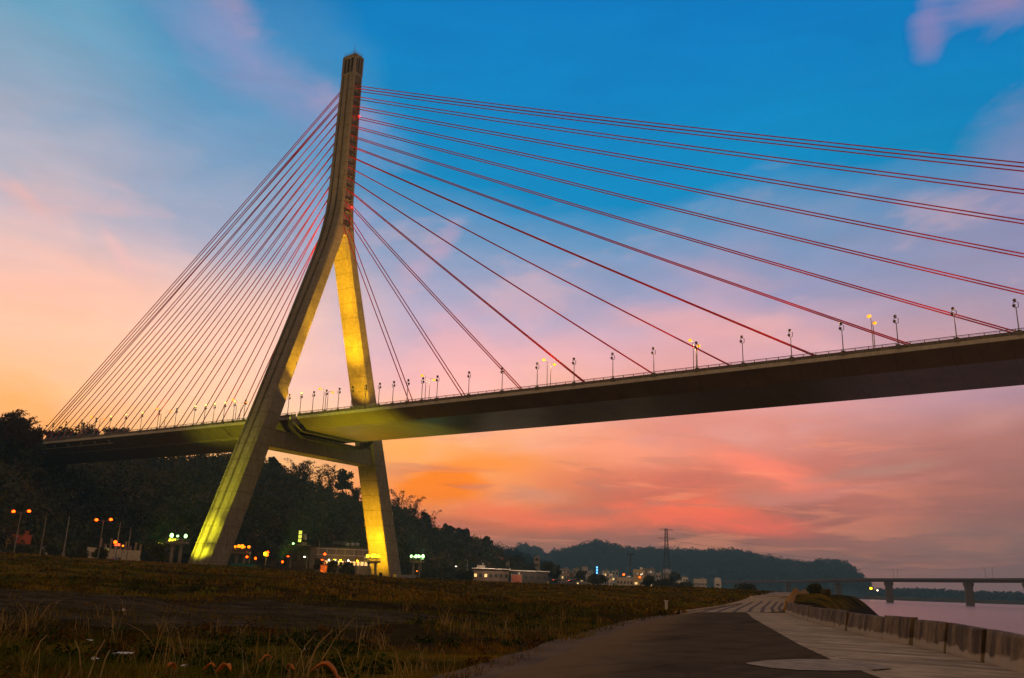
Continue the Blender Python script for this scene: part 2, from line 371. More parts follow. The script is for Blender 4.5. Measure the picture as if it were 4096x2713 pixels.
a = i*nr+j; b = ((i+1) % na)*nr+j; F = np.stack([a, a+1, b+1, b], -1).reshape(-1, 4)
V = np.vstack([V, [[CAM[0], CAM[1], ROADZ]]])
def ground_extra(h, pos, c, b):
    n1 = h.noise(pos, .05, 6, .62, .6); n2 = h.noise(pos, .35, 5, .6); n3 = h.noise(h.mapping(pos, (1,1,1), (0,0,2)), 2.6, 5, .6); n4 = h.noise(pos, .022, 4, .6, .8)
    grass = h.ramp(n2, [(.30, (.016,.015,.003,1)), (.45, (.080,.062,.008,1)), (.58, (.16,.095,.010,1)), (.72, (.24,.115,.012,1))])
    dirt = h.ramp(n3, [(.3, (.026,.017,.007,1)), (.7, (.062,.042,.018,1))])
    c = h.mix(h.smooth(n4, .50, .60), grass, dirt)
    c = h.mix(h.smooth(n1, .54, .64, 0, .8), c, (.016,.011,.006,1))
    s = h.n('ShaderNodeSeparateXYZ'); h.inp(s, 0, pos)
    rock = h.ramp(n3, [(.35, (.02,.014,.010,1)), (.7, (.10,.062,.040,1))])
    return h.mix(h.smooth(s.outputs[2], -3.2, -3.9), c, rock)
M_GROUND = mat('field_ground', (.05,.04,.02), 1.0, var=.3, scale=1, bump=.9, spec=0.0, extra=ground_extra)
gr = np_mesh('ground', V, F, M_GROUND); tag(gr, None, None, kind='structure')
for p in gr.data.polygons: p.use_smooth = True
# river
mw = MB(); ext = 9000
mw.add([(CAM[0]-ext, CAM[1]-ext, WATERZ), (CAM[0]+ext, CAM[1]-ext, WATERZ), (CAM[0]+ext, CAM[1]+ext, WATERZ), (CAM[0]-ext, CAM[1]+ext, WATERZ)], [(0,1,2,3)])
def water_mat():
    M = bpy.data.materials.new('river_water'); M.use_nodes = True; t = M.node_tree; h = G(t); b = t.nodes['Principled BSDF']
    b.inputs['Base Color'].default_value = (.10,.065,.06,1); b.inputs['Roughness'].default_value = .24; b.inputs['IOR'].default_value = 1.33
    b.inputs['Specular IOR Level'].default_value = .55
    pos = h.n('ShaderNodeNewGeometry').outputs['Position']
    n = h.noise(h.mapping(pos, (.5,.16,.5), (0,0,R(-30))), .8, 4, .55); n2 = h.noise(pos, .02, 3)
    bm = h.n('ShaderNodeBump'); bm.inputs['Strength'].default_value = .35; bm.inputs['Distance'].default_value = .12
    t.links.new(n, bm.inputs['Height']); t.links.new(bm.outputs[0], b.inputs['Normal'])
    t.links.new(h.ramp(n2, [(.35, (.15,.088,.062,1)), (.65, (.28,.165,.118,1))]), b.inputs['Base Color']); return M
tag(mw.build('river', water_mat()), None, None, kind='structure')

# sheets laid on the ground
def sheet(name, left, right, mt, dz=.02, nx=14, ny=60, kind='structure'):
    def samp(P, n):
        P = np.array(P); s = np.concatenate([[0], np.cumsum(np.hypot(*np.diff(P, axis=0).T))]); q = np.linspace(0, s[-1], n)
        return np.stack([np.interp(q, s, P[:, 0]), np.interp(q, s, P[:, 1])], 1)
    a, b = samp(left, ny), samp(right, ny); t = np.linspace(0, 1, nx)[None, :, None]
    Pn = a[:, None]*(1-t)+b[:, None]*t; z = zg(Pn[..., 0], Pn[..., 1])+dz
    Vv = np.concatenate([Pn, z[..., None]], -1).reshape(-1, 3); i = np.arange(ny-1)[:, None]; j = np.arange(nx-1)[None]; q = i*nx+j
    o = np_mesh(name, Vv, np.stack([q, q+1, q+nx+1, q+nx], -1).reshape(-1, 4), mt); tag(o, None, None, kind=kind); return o
gp = lambda L: [hitz(x, y, ROADZ)[:2] for x, y in L]
def asphalt_extra(h, pos, c, b):
    n = h.noise(pos, 22, 3, .7); c = h.mix(h.smooth(n, .5, .75, 0, .35), c, (.11,.085,.065,1))
    n2 = h.noise(h.mapping(pos, (.25,1.1,1), (0,0,R(12))), .5, 4, .6); c = h.mix(h.smooth(n2, .48, .70, 0, .6), c, (.13,.088,.054,1))
    n3 = h.noise(h.mapping(pos, (.6,.05,1), (0,0,R(-8))), 2.2, 4, .6); c = h.mix(h.smooth(n3, .5, .7, 0, .45), c, (.035,.024,.016,1))
    n5 = h.noise(pos, 60, 2, .7); ra, rb = hitz(2010,2713,ROADZ), hitz(2620,2482,ROADZ); dd = (rb-ra)[:2]/np.linalg.norm((rb-ra)[:2]); nx, ny = dd[1], -dd[0]
    s = h.n('ShaderNodeSeparateXYZ'); h.inp(s, 0, pos); wob = h.noise(h.mapping(pos, (1,.35,1)), .8, 5, .65)
    dl = h.m('ADD', h.m('ADD', h.m('MULTIPLY', s.outputs[0], float(nx)), h.m('MULTIPLY', s.outputs[1], float(ny))), h.m('ADD', h.m('MULTIPLY', wob, -3.2), float(-(ra[0]*nx+ra[1]*ny))+1.6))
    c = h.mix(h.smooth(dl, 2.6, .2, 0, .8), c, (.24,.15,.075,1))
    vo = h.n('ShaderNodeTexVoronoi', feature='DISTANCE_TO_EDGE'); h.inp(vo, 'Vector', h.mapping(pos, (.5,.22,.5))); vo.inputs['Scale'].default_value = .9
    c = h.mix(h.smooth(vo.outputs['Distance'], .0, .010, .22, 0), c, (.03,.02,.014,1))
    c = h.mix(h.smooth(n5, .60, .72, 0, .5), c, (.17,.13,.10,1))
    return c
M_ASPH = mat('asphalt', (.105,.078,.052), 1, var=.25, scale=.7, bump=.4, spec=0, extra=asphalt_extra)
def slab_extra(h, pos, c, b):
    n2 = h.noise(h.mapping(pos, (.22,1.5,1), (0,0,R(20))), .9, 6, .65); c = h.mix(h.smooth(n2, .45, .66, 0, .75), c, (.13,.09,.055,1))
    n3 = h.noise(h.mapping(pos, (.3,1.2,1), (0,0,R(20))), 1.7, 5, .6); c = h.mix(h.smooth(n3, .56, .70, 0, .7), c, (.72,.56,.38,1))
    n4 = h.noise(pos, 9, 5, .7); c = h.mix(h.smooth(n4, .58, .72, 0, .5), c, (.05,.036,.026,1)); return c
M_SLAB = mat('worn_concrete_slab', (.45,.32,.18), 1, var=.3, scale=1.2, bump=.5, extra=slab_extra)
M_VERGE = mat('dusty_verge', (.13,.075,.024), 1, var=.4, scale=.8, bump=.6)
nearL = CAM[:2]+np.array([-14., -16.]); nearR = CAM[:2]+np.array([2.0, -16.])
roadL = [nearL]+gp([(1700,2900),(2010,2713),(2170,2655),(2310,2592),(2460,2532),(2620,2482),(2720,2465),(2780,2452)])
roadR = [nearR]+gp([(3750,2800),(3490,2713),(3330,2650),(3200,2588),(3110,2535),(3060,2505),(3010,2475),(2985,2452)])
sheet('verge', [q-np.array([1.0,.5]) for q in roadL], [q+(p-q)*.15 for q, p in zip(roadL, roadR)], M_VERGE, .03, 8, 70)
sheet('road', roadL, roadR, M_ASPH, .05, 16, 90)
sheet('concrete_apron', [q+(p-q)*-.03 for q, p in zip(roadR, roadR)], [nearR+np.array([5.,0])]+gp([(5000,2960),(4096,2702),(3850,2637),(3600,2578),(3400,2533),(3300,2507),(3200,2477),(3142,2454)]), M_SLAB, .04, 14, 90)
# pale lip along the road edge and the dusty patch lying across it
sheet('road_edge_strip', [q for q in roadR[1:]], [q+np.array([.28,.05]) for q in roadR[1:]], M_SLAB, .062, 3, 80)
pc = gp([(2985,2664),(3060,2653),(3200,2647),(3350,2650),(3480,2662),(3560,2678)]); pc2 = gp([(2990,2668),(3080,2684),(3200,2693),(3330,2696),(3460,2694),(3565,2686)])
sheet('dust_patch', pc, pc2, mat('pale_dust', (.34,.26,.17), .95, var=.35, scale=3), .066, 6, 24)
# older ribbed concrete lane that curves away beyond the asphalt
laneL = gp([(2560,2462),(2720,2449),(2840,2436),(2900,2424),(3000,2412),(3100,2403),(3190,2397)]); laneR = gp([(3000,2451),(3060,2451),(3125,2448),(3132,2440),(3150,2425),(3195,2411),(3262,2402)])
sheet('ribbed_lane', laneL, laneR, M_SLAB, .03, 10, 80)
M_RIB = mat('dark_rib', (.12,.085,.055), .95, var=.3, scale=2)
for k, (a_, b_) in enumerate(zip([(2800,2450),(2860,2450),(2925,2450),(2985,2450),(3040,2450),(3085,2450),(3118,2449)], [(2925,2425),(2965,2423),(3005,2420),(3045,2419),(3080,2419),(3105,2421),(3126,2424)])):
    L_ = gp([a_, ((a_[0]+b_[0])/2-14, (a_[1]+b_[1])/2), b_]); sheet('ribbed_lane_groove', L_, [q+np.array([.34,.06]) for q in L_], M_RIB, .05, 3, 14)
# grey dirt track crossing the field
DT1 = gp([(-900,2392),(-300,2388),(170,2392),(420,2402),(700,2432),(1050,2424),(1500,2448),(1750,2472)]); DT2 = gp([(-900,2500),(-300,2510),(170,2502),(500,2528),(900,2512),(1300,2524),(1600,2500),(1760,2480)])
sheet('dirt_track', DT1, DT2, mat('grey_dirt', (.075,.056,.034), 1, var=.6, scale=.5, bump=1, spec=0, extra=lambda h, pos, c, b: h.mix(h.smooth(h.noise(h.mapping(pos, (.5,1.2,1)), 1.1, 7, .7), .48, .60, 0, .85), c, (.035,.026,.012,1))), .02, 16, 90)
# kerbed edge line of the lane on the left
mk = MB(); Lk = gp([(2700,2457),(2790,2444),(2870,2432),(2960,2424)]); mk.tube([(q[0], q[1], float(zg(*q))+.08) for q in Lk], .13, 5); tag(mk.build('lane_kerb', M_SLAB), None, None, kind='structure')

# ------------------------------------------------------------------ hills
def xs_interp(tbl, x): t = np.array(tbl, float); return [np.interp(x, t[:, 0], t[:, k]) for k in range(1, t.shape[1])]
def hill(name, tbl, tree_h, n=200, nt_=26, mt=None, rough=6, base_z=0.0):
    """tbl rows: px, ridge py, base range, ridge range"""
    px = np.linspace(tbl[0][0], tbl[-1][0], n); py, rb, rr = xs_interp(tbl, px); V = []; tt = np.concatenate([np.linspace(-.12, 1, nt_), np.linspace(1.1, 2.0, 8)])
    for x, y, b, r in zip(px, py, rb, rr):
        d = ray(x, y); dh = math.hypot(d[0], d[1]); zr = CAM[2]+r*d[2]/dh-tree_h; ux, uy = d[0]/dh, d[1]/dh
        for t in tt:
            q = b+(r-b)*t; tz = min(1, max(0, t)); z = base_z+(zr-base_z)*(tz**.85)
            if t > 1: z = zr*(1-((t-1)*.9)**2)-2
            if t < 0: z = base_z+t*20
            X_, Y_ = CAM[0]+ux*q, CAM[1]+uy*q
            z += float(fbm(np.array(X_/35), np.array(Y_/35)))*rough*math.sin(math.pi*min(1, max(0, t)))
            V.append((X_, Y_, z))
    m_ = len(tt); i = np.arange(n-1)[:, None]; j = np.arange(m_-1)[None]; a = i*m_+j
    o = np_mesh(name, V, np.stack([a, a+m_, a+m_+1, a+1], -1).reshape(-1, 4), mt); tag(o, None, None, kind='structure')
    for p in o.data.polygons: p.use_smooth = True
    return np.array(V).reshape(n, m_, 3), tt
M_HILL = mat('hill_undergrowth', (.030,.032,.014), .95, var=.5, scale=.05, spec=.05, bump=1)
NEAR = [(-900,1500,290,420),(-300,1560,290,420),(0,1680,290,420),(110,1738,290,425),(200,1770,318,490),(300,1745,330,560),(430,1745,340,570),(560,1790,350,560),(800,1812,360,580),(920,1806,365,590),(1060,1826,370,600),(1125,1850,380,600),(1180,1890,390,600),(1245,1915,395,610),(1320,1945,400,620),(1440,1975,410,630),(1580,2000,420,650),(1650,2030,430,660),(1700,2075,440,670),(1760,2110,450,690),(1830,2122,460,700),(1900,2140,470,720),(1960,2175,480,730),(2010,2205,490,740),(2050,2225,500,745),(2085,2255,510,740),(2105,2300,520,720)]
HN, TN = hill('near_hill', NEAR, 9.5, 260, 30, M_HILL)
MID = [(1880,2175,800,1150),(1985,2180,800,1180),(2030,2192,800,1200),(2090,2215,800,1180),(2160,2240,800,1100),(2210,2262,800,1050),(2260,2300,800,980)]
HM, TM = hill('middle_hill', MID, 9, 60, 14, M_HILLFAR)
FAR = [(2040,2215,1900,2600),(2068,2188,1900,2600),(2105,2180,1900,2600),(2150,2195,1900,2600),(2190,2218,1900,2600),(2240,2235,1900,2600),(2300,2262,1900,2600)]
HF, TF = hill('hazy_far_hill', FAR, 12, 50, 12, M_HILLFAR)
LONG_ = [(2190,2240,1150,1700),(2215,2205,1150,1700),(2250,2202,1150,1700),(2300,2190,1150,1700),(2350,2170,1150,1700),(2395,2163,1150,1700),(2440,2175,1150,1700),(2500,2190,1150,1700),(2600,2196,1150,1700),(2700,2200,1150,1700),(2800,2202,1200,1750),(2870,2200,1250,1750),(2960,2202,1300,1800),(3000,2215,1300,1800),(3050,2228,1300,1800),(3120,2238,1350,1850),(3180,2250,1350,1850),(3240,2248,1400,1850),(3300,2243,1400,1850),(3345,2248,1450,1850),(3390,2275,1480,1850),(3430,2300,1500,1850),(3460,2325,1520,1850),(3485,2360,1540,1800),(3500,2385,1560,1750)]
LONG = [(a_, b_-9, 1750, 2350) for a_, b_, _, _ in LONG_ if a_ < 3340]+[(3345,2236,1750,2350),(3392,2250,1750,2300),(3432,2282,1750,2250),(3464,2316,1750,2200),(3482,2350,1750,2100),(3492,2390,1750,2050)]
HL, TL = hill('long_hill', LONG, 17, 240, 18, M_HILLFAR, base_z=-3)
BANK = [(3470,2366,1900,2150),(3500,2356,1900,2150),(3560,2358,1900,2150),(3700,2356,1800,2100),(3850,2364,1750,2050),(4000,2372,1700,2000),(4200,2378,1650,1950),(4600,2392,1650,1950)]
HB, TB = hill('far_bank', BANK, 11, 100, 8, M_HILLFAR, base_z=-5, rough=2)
# low dark sand spit on the far side of the river
ms = MB(); sp = [hitz(x, y, WATERZ)[:2] for x, y in ((3420,2393),(3700,2399),(3960,2408),(4250,2419))]; sp2 = [polar(math.degrees(math.atan2(q[0]-CAM[0], q[1]-CAM[1])), float(np.hypot(*(q-CAM[:2])))+60) for q in sp]
rA = [(q[0], q[1], WATERZ-.3) for q in sp]; rB = [((q[0]+p[0])/2, (q[1]+p[1])/2, WATERZ+1.8) for q, p in zip(sp, sp2)]; rC = [(q[0], q[1], WATERZ-.3) for q in sp2]
ms.loft([rA, rB, rC], close=False); tag(ms.build('sand_spit', M_VERGE), None, None, kind='structure')

# leaf clumps scattered in crowns
def leaves(cent, rad, n_per, size, squash=.8, hollow=.35, seed=0):
    r_ = np.random.default_rng(seed); N = len(cent)*n_per; ci = np.repeat(np.arange(len(cent)), n_per)
    d = r_.normal(size=(N, 3)); d /= np.linalg.norm(d, axis=1)[:, None]; q = (hollow+(1-hollow)*r_.random(N)**.6)[:, None]
    P = np.asarray(cent)[ci]+d*q*np.asarray(rad)[ci][:, None]*np.array([1, 1, squash])
    u = r_.normal(size=(N, 3)); u /= np.linalg.norm(u, axis=1)[:, None]; v = np.cross(u, r_.normal(size=(N, 3))); v /= np.linalg.norm(v, axis=1)[:, None]
    s = (size*(.5+r_.random(N)))[:, None]*(np.asarray(rad)[ci][:, None]/np.mean(rad))**.3
    a, b = u*s, v*s*.7; Q = np.stack([P-a, P-b*.9, P+a, P+b], 1).reshape(-1, 3)
    return Q, np.arange(N*4).reshape(-1, 4)
def forest(name, H, tt, count, rad, n_per, size, mt, seed, tmax=1.0, label='', cat='wood', bias=.75):
    r_ = np.random.default_rng(seed); n, m_, _ = H.shape; u = r_.random(count)*(n-1.001); t = r_.random(count)**bias*tmax
    ks = np.interp(t, tt, np.arange(m_)); i = u.astype(int); fi = (u-i)[:, None]; j = np.minimum(ks.astype(int), m_-2); fj = (ks-j)[:, None]
    P = (H[i, j]*(1-fi)+H[np.minimum(i+1, n-1), j]*fi)*(1-fj)+(H[i, j+1]*(1-fi)+H[np.minimum(i+1, n-1), j+1]*fi)*fj
    rr = rad*(.55+.9*r_.random(count)); P[:, 2] += rr*.75+r_.random(count)*rad*.45
    Q, F_ = leaves(P, rr, n_per, size, .85, .3, seed)
    o = np_mesh(name, Q, F_, mt); tag(o, label, cat, kind='stuff'); return o
forest('hillside_forest', HN, TN, 2600, 4.4, 110, .62, M_LEAF, 3, 1.04, 'dark dense woodland covering the near hillside behind the bridge')
forest('hillside_undergrowth', HN, TN, 700, 4.2, 110, .6, M_LEAF2, 5, 1.03, 'brownish bamboo thickets among the dark woods of the near hillside', 'thicket')
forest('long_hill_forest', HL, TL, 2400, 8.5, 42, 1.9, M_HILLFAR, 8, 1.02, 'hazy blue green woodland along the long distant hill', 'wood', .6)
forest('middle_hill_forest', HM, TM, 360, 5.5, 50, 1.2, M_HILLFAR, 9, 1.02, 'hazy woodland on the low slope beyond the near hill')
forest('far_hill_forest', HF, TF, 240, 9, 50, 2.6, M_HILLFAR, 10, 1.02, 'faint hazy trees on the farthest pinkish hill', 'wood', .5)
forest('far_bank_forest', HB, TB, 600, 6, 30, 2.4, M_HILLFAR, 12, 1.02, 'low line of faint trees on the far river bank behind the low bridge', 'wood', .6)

# ------------------------------------------------------------------ the cable-stayed bridge
BR = empty('cable_stayed_bridge', (0, 0, 0), 'tall cable stayed bridge with A shaped concrete pylon, red stay cables and long dark deck', 'bridge')
def deckz(x): return 45.516+.000464*x+2.2945e-5*x*x
def hx(z): return np.interp(z, [0, 117, 184], [4.05, 3.95, 3.1])
def yo(z):
    zl = 42.35+(2.82-42.35)*z/117.0
    zs = 2.15+(184-z)/67*(2.82-2.15)
    if z > 129: return zs
    if z < 103: return zl
    t = (z-103)/26.0; a = 42.35+(2.82-42.35)*103/117.0     # smooth the bend
    k0 = -39.53/117*26; k1 = -.01*26
    h00 = 2*t**3-3*t*t+1; h10 = t**3-2*t*t+t; h01 = -2*t**3+3*t*t; h11 = t**3-t*t
    return h00*a+h10*k0+h01*(2.15+(184-129)/67*.67)+h11*k1
def yi(z): return -1.26+36.06*(117-z)/117.0
ZJ = 112.6
GX = [-.70,-.45,.02,.30]     # groove edges as fractions of hx: two grooves
def outer_line(z, s, dep=.75):
    """points along outer face from x=-hx to +hx, outward side s"""
    H, Yo = float(hx(z)), yo(z); c = float(np.interp(z, [0, 60, 112, 125], [1.0, .9, .45, .3])); out = []
    out.append((-H, Yo-c)); out.append((-H+c*.8, Yo))
    for k in (0, 2):
        a, b = GX[k]*H, GX[k+1]*H
        out += [(a, Yo), (a+.12, Yo-dep), (b-.12, Yo-dep), (b, Yo)]
    out += [(H-c*.8, Yo), (H, Yo-c)]
    return [(x, s*y) for x, y in out]
def leg_ring(z, s):
    H = float(hx(z)); Yi = max(yi(z), .0); ci = float(np.interp(z, [53.5, 55.0, 112], [.15, 1.15, 1.0]))
    r = outer_line(z, s); inner = [(H, Yi+ci), (H-ci*.9, Yi), (-H+ci*.9, Yi), (-H, Yi+ci)]
    pts = r+[(x, s*y) for x, y in inner]; ring = [(x, y, z) for x, y in pts]
    return ring if s < 0 else ring[::-1]
zs_leg = sorted(set([-4, 0]+list(np.arange(5, 53, 6))+[53.4, 55.0]+list(np.arange(60, 100, 6))+list(np.arange(100, ZJ, 2.0))+[ZJ]))
def shaft_ring(z, rec):
    H = float(hx(z)); o = outer_line(z, -1); p = outer_line(z, 1); hy = yo(z)
    w_ = min(hy*.62, 1.75); d = .75 if rec else .02
    ring = o+[(H, -w_), (H-d, -w_+.1), (H-d, w_-.1), (H, w_)]+p[::-1]+[(-H, w_), (-H+d, w_-.1), (-H+d, -w_+.1), (-H, -w_)]
    return [(x, y, z) for x, y in ring]
mp = MB(); zz = [ZJ]+list(np.arange(114, 130, 1.5))+[130, 145, 160, 174.8]
rings = []
for z in zz:
    if z == 114: rings += [shaft_ring(115.9, False), shaft_ring(116.0, True)]
    elif z > 116: rings.append(shaft_ring(z, True))
    else: rings.append(shaft_ring(z, False))
rings += [shaft_ring(174.9, False), shaft_ring(175.6, False)]
mp.loft(rings, cap0=True, cap1=True)
PY = mp.build('pylon', M_CONC, BR)
for s in (-1, 1):
    ml = MB(); ml.loft([leg_ring(z, s) for z in zs_leg], cap0=True, cap1=True); ml.build('leg', M_CONC, PY)
    mf = MB(); mf.box((0, s*42.2, .2), (11, 11, 1.6)); mf.build('footing', M_CONC2, PY)
mc = MB(); yb = yi(39)+1.2; mc.add([(x, y, z) for y in (-yb, yb) for x, z in ((-3,36.4),(3,36.4),(3,41.8),(-3,41.8))], [(0,1,2,3),(7,6,5,4),(0,4,5,1),(1,5,6,2),(2,6,7,3),(3,7,4,0)])
for y in (-15,-9,-3,3,9,15): mc.box((3.02, y, 39.4), (.1, .25, .9))
mc.build('crossbeam', M_CONC, PY)
for y in (-8, 8): mb_ = MB(); mb_.box((0, y, 42.25), (1.8, 2.2, .9)); mb_.build('deck_bearing', M_DARK, PY)
# lantern at the top
H, Y_ = float(hx(179)), yo(179)
ml = MB(); ml.box((0,0,179.4), (2*H-1.5, 2*Y_-1.3, 7.4)); ml.build('lantern_core', M_DARK, PY)
ml = MB(); ml.box((0,0,175.9), (2*H+.02, 2*Y_+.02, .6)); 
for sx in (-1,1):
    for sy in (-1,1): ml.box((sx*(H-.45), sy*(Y_-.4), 179.3), (.9, .8, 6.6))
for k in (-1, 1):
    for sy in (-1, 1): ml.box((k*H*.28, sy*(Y_-.2), 179.3), (.42, .4, 6.2))
    for sx in (-1, 1): ml.box((sx*(H-.22), k*Y_*.27, 179.3), (.44, .36, 6.2))
t0, t1 = 182.4, 183.6
ml.loft([[(x*H, y*Y_, t0) for x, y in ((-1,-1),(1,-1),(1,1),(-1,1))], [(x*H, y*Y_, t1-.2) for x, y in ((-1,-1),(1,-1),(1,1),(-1,1))], [(x*H*.9, y*Y_*.88, t1+.25) for x, y in ((-1,-1),(1,-1),(1,1),(-1,1))]], cap0=True, cap1=True)
ml.build('lantern_frame', M_CONC, PY)
mr = MB(); hh, yy = H*.85, Y_*.8; cs = [(-hh,-yy),(hh,-yy),(hh,yy),(-hh,yy)]
for dz in (.6, 1.15): mr.tube([(x, y, 183.8+dz) for x, y in cs+[cs[0]]], .05, 4)
for a_, b_ in zip(cs, cs[1:]+[cs[0]]):
    for k in range(4): t = k/4; x, y = a_[0]+(b_[0]-a_[0])*t, a_[1]+(b_[1]-a_[1])*t; mr.tube([(x, y, 183.7), (x, y, 185)], .05, 4)
mr.build('rooftop_railing', M_METAL, PY)
mr = MB(); mr.tube([(0,0,183.6),(0,0,188.6)], [.12,.05], 6); mr.tube([(0,-.5,186.4),(0,.5,186.4)], .05, 4); mr.ball((0,0,188.7), .16); mr.build('lightning_mast', M_METAL, PY)
# anchor blocks in the recess
ZC = [115.81,120.43,124.99,129.61,134.04,138.19,142.46,146.48,150.46,154.45,158.35,162.29,166.16,169.46,170.51]
for sgn in (1, -1):
    for k, z in enumerate(ZC):
        ma = MB()
        Hz = float(hx(z+1.5)); zc_ = max(z+1.6, 117.5)
        if k == 13: continue
        ma.add([(sgn*(Hz-.72), -1.35, zc_-.9), (sgn*(Hz-.72), 1.35, zc_-.9), (sgn*(Hz-.1), 1.35, zc_-.6), (sgn*(Hz-.1), -1.35, zc_-.6), (sgn*(Hz-.72), -1.35, zc_+.9), (sgn*(Hz-.72), 1.35, zc_+.9)], [(0,1,2,3),(3,2,5,4),(0,3,4),(1,5,2)])
        ma.build('anchor_block', mat('stained_concrete', (.13,.11,.08), .9, var=.45, scale=.8), PY)
for p in ((4.15, 1.35, 158.9), (4.35, 1.25, 123.4)):
    q = MB(); q.ball(p, .34); q.build('warning_light', M_RED, PY)
# stay cables
XR = [40.2+21.02*k for k in range(13)]+[309.0, 311.5]
XL = [-31, -42.1,-53.8,-65.3,-76.6,-87.4,-98.8,-109.9,-119.2,-131.3,-142.2,-153.8,-163.7,-171.5,-174.6]
def stay(z0, xd, side, wy):
    n = 26 if abs(xd) > 100 else 14; pts = []; x0 = side*(float(hx(z0))-.3)
    for t in np.linspace(0, 1, n):
        s_ = 2.0*(xd/300)**2*4*t*(1-t)
        pts.append((x0+(xd-x0)*t, wy*(1.35-.3*t), z0+(deckz(xd)+.9-z0)*t-s_))
    q = MB(); q.tube(pts, .155, 8, cap=False); o = q.build('stay_cable', M_CABLE, BR, smooth=True)
for xs_, side in ((XR, 1), (XL, -1)):
    for z0, xd in zip(ZC, xs_):
        for wy in (-1, 1): stay(z0, xd, side, wy)
# deck girders
def girder(name, x0, x1, dep, wb, mt, n, zoff=0.0):
    q = MB(); rg = []
    for x in np.linspace(x0, x1, n):
        z = deckz(x); rg.append([(x, -16.9, z), (x, -16.9, z-.02), (x, -wb, z-dep), (x, wb, z-dep), (x, 16.9, z-.02), (x, 16.9, z), (x, 16.4, z+.85+zoff), (x, -16.4, z+.85+zoff)])
    q.loft(rg, cap0=True, cap1=True); return q.build(name, mt, BR)
GS = girder('steel_deck_girder', 7.2, 430, 2.74, 12.37, M_STEEL, 90)
GC = girder('concrete_deck_girder', -182, 6.6, 2.95, 11.6, M_SIDE, 40)
for x in np.arange(-180, 0, 10.9):                  # transverse ribs under the side span wings
    z = deckz(x)
    for s in (-1, 1): mr = MB(); mr.add([(x+dx, s*y, zz_) for dx in (-.2, .2) for y, zz_ in ((16.6, z-.08), (11.7, z-2.86), (12.6, z-2.60), (16.6, z-.32))], [(0,1,2,3),(7,6,5,4),(1,5,6,2),(2,6,7,3),(0,4,5,1)]); mr.build('soffit_rib', M_SIDE, GC)
mr = MB(); mr.tube([(x, -9.8, deckz(x)-3.05) for x in np.linspace(-181, 0, 30)], .10, 5); mr.tube([(x, -11.2, deckz(x)-3.02) for x in np.linspace(-181, 2, 30)], .09, 5); mr.build('drain_pipe', M_FASC, GC)
q = MB(); pts = [(x, -15.2, deckz(x)-1.7) for x in np.linspace(-136, -88, 20)]; q.tube(pts, .12, 5)
for x in np.linspace(-134, -90, 6): q.tube([(x, -15.2, deckz(x)-1.7), (x, -16.0, deckz(x)-.5)], .10, 4); q.ball((x, -16.2, deckz(x)-.8), .2, 6, 4)
q.build('hanging_service_rail', M_FASC, GC)
def ribbon(name, yA, yB, zA, zB, x0, x1, mt, par, n=80):
    q = MB(); rg = []
    for x in np.linspace(x0, x1, n):
        z = deckz(x); rg.append([(x, yA, z+zA), (x, yB, z+zA), (x, yB, z+zB), (x, yA, z+zB)])
    q.loft(rg, cap0=True, cap1=True); return q.build(name, mt, par)
for s in (-1, 1):
    for par, x0, x1 in ((GS, 7.2, 430), (GC, -182, 6.6)):
        ribbon('fascia', s*16.88, s*17.08, -.02, .80, x0, x1, M_FASC, par)
        pb = ribbon('parapet', s*16.86, s*17.0, .803, 1.55, x0, x1, M_PARA, par)
        hr = MB(); hr.tube([(x, s*16.95, deckz(x)+2.02) for x in np.linspace(x0, x1, 80)], .075, 6); hr.tube([(x, s*16.95, deckz(x)+1.78) for x in np.linspace(x0, x1, 80)], .03, 4)
        for x in np.arange(x0+1, x1, 2.65): hr.box((x, s*16.95, deckz(x)+1.8), (.14, .1, .5))
        hr.build('handrail', M_METAL, par)
XP = [3.0+5.25*k for k in range(12)]+[71.4+10.68*k for k in range(13)]
XPL = [-17,-22.1,-26.8,-31.9,-36.5,-41.8,-51.6,-61.2,-70.7,-80.2,-89.2,-98.3,-107.5,-117.9,-126.7,-136.3,-145.7]
for par, X_ in ((GS, [x for x in XP if x > 7.3]), (GC, XPL+[3.0])):
    for x in X_: q = MB(); q.box((x, -17.1, deckz(x)+1.18), (.95, .42, .80)); q.box((x, -17.1, deckz(x)+1.63), (.6, .5, .1)); q.build('parapet_pilaster', M_PARA, par)
# expansion joint bulkhead and inspection gantry slung below the joint
q = MB(); z = deckz(3); q.box((3.4, 0, z-1.2), (6.4, 23.4, 2.2)); q.build('joint_diaphragm', M_DARK, GC)
prof = [(-18.2, .2), (-18.2, -1.6), (-16.4, -3.2), (-12.6, -4.9), (12.6, -4.9), (16.4, -3.2), (18.2, -1.6), (18.2, .2)]
M_RUST = mat('dark_rusty_lattice', (.075,.05,.03), .8, var=.4, scale=1.5)
GA = empty('inspection_gantry', (0,0,0), 'dark curved lattice walkway slung beneath the deck beside the crossbeam of the pylon', 'gantry')
def gline(off, n=12):
    out = []
    for (a0, b0_), (a1, b1) in zip(prof[:-1], prof[1:]):
        L_ = math.hypot(a1-a0, b1-b0_); k = max(1, int(L_/1.3))
        for i in range(k): out.append((a0+(a1-a0)*i/k, b0_+(b1-b0_)*i/k))
    out.append(prof[-1]); z = deckz(5); return [(p[0], z+p[1]+off) for p in out]
q = MB()
for xg in (4.9, 6.9):
    lo, hi = gline(-.55), gline(.45)
    for L_, r_ in ((lo, .11), (hi, .08)): q.tube([(xg, y, z) for y, z in L_], r_, 5)
    for k in range(len(lo)): q.tube([(xg, *lo[k]), (xg, *hi[k])], .045, 4, False)
    for k in range(len(lo)-1): q.tube([(xg, *lo[k]), (xg, *hi[k+1])], .035, 4, False)
for k in range(len(lo)): q.tube([(4.9, *lo[k]), (6.9, *lo[k])], .05, 4, False)
q.build('lattice_frame', M_RUST, GA)
